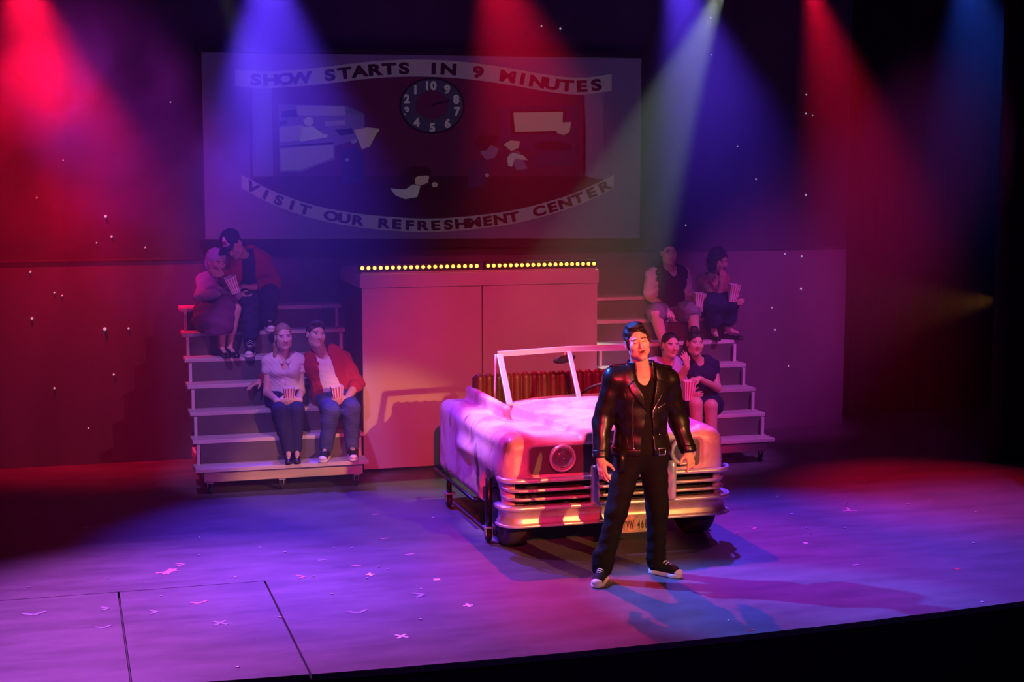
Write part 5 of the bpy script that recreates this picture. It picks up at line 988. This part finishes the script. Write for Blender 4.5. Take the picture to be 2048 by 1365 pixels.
# ------------------------------------------------------------------ spike tape and bits on the floor
M_tw = mat('white_tape', (0.62, 0.60, 0.62), 0.6); M_tp = mat('pink_tape', (0.50, 0.22, 0.28), 0.6); M_ty = mat('yellow_tape', (0.75, 0.62, 0.30), 0.6); M_tr = mat('red_tape', (0.75, 0.05, 0.05), 0.6); M_tl = mat('worn_lilac_tape', (0.27, 0.25, 0.31), 0.7)
def tape(kind, x, y, material, label, s=1.0):
    shapes = {'vee': [(-.065, .02, 0, -.03), (0, -.03, .065, .03)], 'angle': [(-.03, .06, .04, .0), (.04, .0, -.03, -.06)], 'cross': [(-.045, -.05, .045, .05), (-.045, .05, .045, -.05)], 'plus': [(-.045, 0, .045, 0), (0, -.06, 0, .06)], 'dash': [(-.035, 0, .035, .012)], 'square': [(-.022, 0, .022, 0)], 'splat': [(-.07, -.01, .07, .02), (-.03, -.06, .03, .07), (.0, -.05, .06, .06)], 'hook': [(-.06, 0, .06, -.02), (.0, -.01, .03, .12)]}
    bm = bmesh.new(); n = 0
    for x0, y0, x1, y1 in shapes[kind]:
        a = Vector((x0, y0, 0)) * s; b_ = Vector((x1, y1, 0)) * s; d = b_ - a; w_ = 0.05 if kind == 'square' else 0.026
        B(bm, (x + (a.x + b_.x) / 2, y + (a.y + b_.y) / 2, 0.0015 + 0.0007 * n), (d.length, w_ * max(s, 0.8), 0.001), Matrix.Rotation(math.atan2(d.y, d.x), 3, 'Z')); n += 1
    if kind == 'hook':
        tube(bm, [(x + 0.02 * s, y + 0.10 * s, 0.004), (x + 0.03 * s, y + 0.12 * s, 0.03), (x + 0.05 * s, y + 0.13 * s, 0.05)], 0.006, 6)
    o = obj('tape_mark', bm, material, off=(x, y, 0)); o.location = (x, y, 0); return tag(o, label, 'tape mark', 'spike marks on the stage floor')
for k in (
    ('vee', -0.24, 10.20, M_tl, 'wide pale tape chevron at the far left of the floor', 1.1), ('angle', 0.75, 11.18, M_tp, 'small pink tape arrow just beyond the big pink tape patch', .8), ('angle', 0.20, 10.19, M_tl, 'faint lilac tape hook left of the trap beside its far corner', .7),
    ('vee', 0.18, 9.78, M_tl, 'faint lilac tape curve left of the trap, nearer the audience', .8), ('angle', 0.50, 10.02, M_tl, 'faint lilac tape arrow on the trap panel near its left edge', .7), ('vee', 1.77, 9.66, M_tl, 'wide pale tape chevron between the trap and the yellow marks', 1.0),
    ('angle', 2.23, 9.93, M_tl, 'pale tape arrow between the trap and the blue shadow', 1.0), ('splat', 0.65, 11.00, M_tp, 'largest ragged pink tape patch beyond the trap', 1.1), ('vee', 0.80, 10.16, M_tp, 'pink tape chevron in the middle of the trap panel', .8),
    ('cross', 0.89, 9.66, M_tl, 'faint lilac tape cross on the trap panel', .9), ('plus', 2.02, 10.53, M_ty, 'yellow tape patch in the group left of the car', .7), ('square', 2.44, 10.27, M_ty, 'small yellow tape square left of the blue shadow', 1.0),
    ('plus', 2.49, 9.60, M_tw, 'small white tape plus left of the singer near the front', .75), ('cross', 1.93, 9.07, M_tw, 'bright white tape cross closest to the stage edge', .75), ('angle', 1.54, 10.61, M_tp, 'pink tape arrow just beyond the right corner of the trap', .8),
    ('dash', 1.97, 10.79, M_tp, 'short pink tape dash just beyond the yellow patch', 1.0), ('dash', 2.41, 11.00, M_tp, 'pink tape dash beside the front castor of the car', 1.0), ('dash', 2.33, 11.53, M_tp, 'pink tape dash left of the car body', .9),
    ('dash', 2.42, 12.36, M_tp, 'pink tape dash left of the rear castor of the car', .9), ('dash', 0.13, 12.53, M_tp, 'lone faint pink tape dash far upstage left of the steps', 1.2), ('dash', 1.76, 11.02, M_tl, 'faint lilac tape dash midway between the trap and the steps', .9),
    ('hook', 6.24, 11.40, M_tp, 'curled strip of pinkish tape lying to the right of the car', 1.0), ('dash', 5.43, 9.81, M_tw, 'white tape dash far right of the singer near the front', .8), ('square', 5.38, 10.50, M_tw, 'small white tape square to the right of the car bumper', .8),
    ('square', 6.07, 9.51, M_tr, 'small red tape square at the far right of the floor', .8), ('angle', 5.20, 11.06, M_tp, 'pink tape scrap just right of the car wheel', .8), ('dash', 7.07, 11.54, M_tl, 'pale tape dash furthest right on the floor', .9), ('dash', 4.04, 8.58, M_tr, 'red tape dash on the very edge of the stage', .8)): tape(*k)
bm = bmesh.new()
for x, y in [(0.24, 10.94), (-0.28, 10.85), (0.57, 10.39), (1.1, 10.72), (1.53, 11.33), (0.96, 11.96), (0.91, 11.41), (1.37, 11.52), (1.9, 11.35), (2.03, 11.31), (2.12, 10.72), (2.17, 10.64), (2.12, 9.38), (0.9, 8.76), (1.27, 9.67), (1.63, 10.59), (1.68, 10.12), (2.28, 10.07), (5.61, 10.94), (5.72, 11.42), (5.78, 12.4), (5.9, 12.06), (6.83, 11.47), (7.22, 11.06), (6.61, 10.14), (3.99, 8.81), (5.9, 10.85), (5.56, 10.76), (5.01, 10.94), (1.98, 10.44), (2.85, 12.12), (5.77, 8.73), (6.93, 12.4)]:
    B(bm, (x, y, 0.003), (random.uniform(.010, .02), random.uniform(.012, .028), 0.004), Matrix.Rotation(random.uniform(0, 3), 3, 'Z'))
tag(obj('confetti', bm, M_tw), 'tiny pale specks of paper scattered over the stage floor', 'confetti', None, 'stuff')
# ------------------------------------------------------------------ stage haze
def volume(name, label, c, s, dens, noise=None):
    bm = bmesh.new(); B(bm, c, s); hz = bpy.data.materials.new(name); hz.use_nodes = True; nt = hz.node_tree; nt.nodes.clear()
    ou = nt.nodes.new('ShaderNodeOutputMaterial'); sc_ = nt.nodes.new('ShaderNodeVolumeScatter'); sc_.inputs['Density'].default_value = dens
    sc_.inputs['Color'].default_value = (1, 1, 1, 1); nt.links.new(sc_.outputs[0], ou.inputs['Volume'])
    if noise:
        tc = nt.nodes.new('ShaderNodeTexCoord'); n = nt.nodes.new('ShaderNodeTexNoise'); n.inputs['Scale'].default_value = noise; n.inputs['Detail'].default_value = 4; n.inputs['Distortion'].default_value = 0.5
        nt.links.new(tc.outputs['Object'], n.inputs[0]); gr = nt.nodes.new('ShaderNodeTexGradient'); gr.gradient_type = 'QUADRATIC_SPHERE'; mp = nt.nodes.new('ShaderNodeMapping')
        mp.vector_type = 'TEXTURE'; mp.inputs['Location'].default_value = (0, 0, 0); mp.inputs['Scale'].default_value = (s[0] / 2, s[1] / 2, s[2] / 2); nt.links.new(tc.outputs['Object'], mp.inputs[0]); nt.links.new(mp.outputs[0], gr.inputs[0])
        r = nt.nodes.new('ShaderNodeMapRange'); r.inputs['From Min'].default_value = 0.46; r.inputs['From Max'].default_value = 0.66; r.inputs['To Max'].default_value = dens; nt.links.new(n.outputs['Fac'], r.inputs[0])
        mu = nt.nodes.new('ShaderNodeMath'); mu.operation = 'MULTIPLY'; nt.links.new(r.outputs[0], mu.inputs[0]); nt.links.new(gr.outputs[1], mu.inputs[1]); nt.links.new(mu.outputs[0], sc_.inputs['Density'])
    o = obj(name, bm, hz, off=c); o.location = c; return tag(o, label, 'haze', None, 'stuff')
volume('stage_haze', 'thin theatrical haze hanging in front of the star cloth', (3.55, 13.93, 2.73), (11.4, 2.5, 5.44), 0.045)
volume('smoke_cloud', 'billowing smoke under the red lantern at the far left', (-0.1, 14.05, 3.2), (4.6, 2.2, 4.4), 4.0, 0.75)
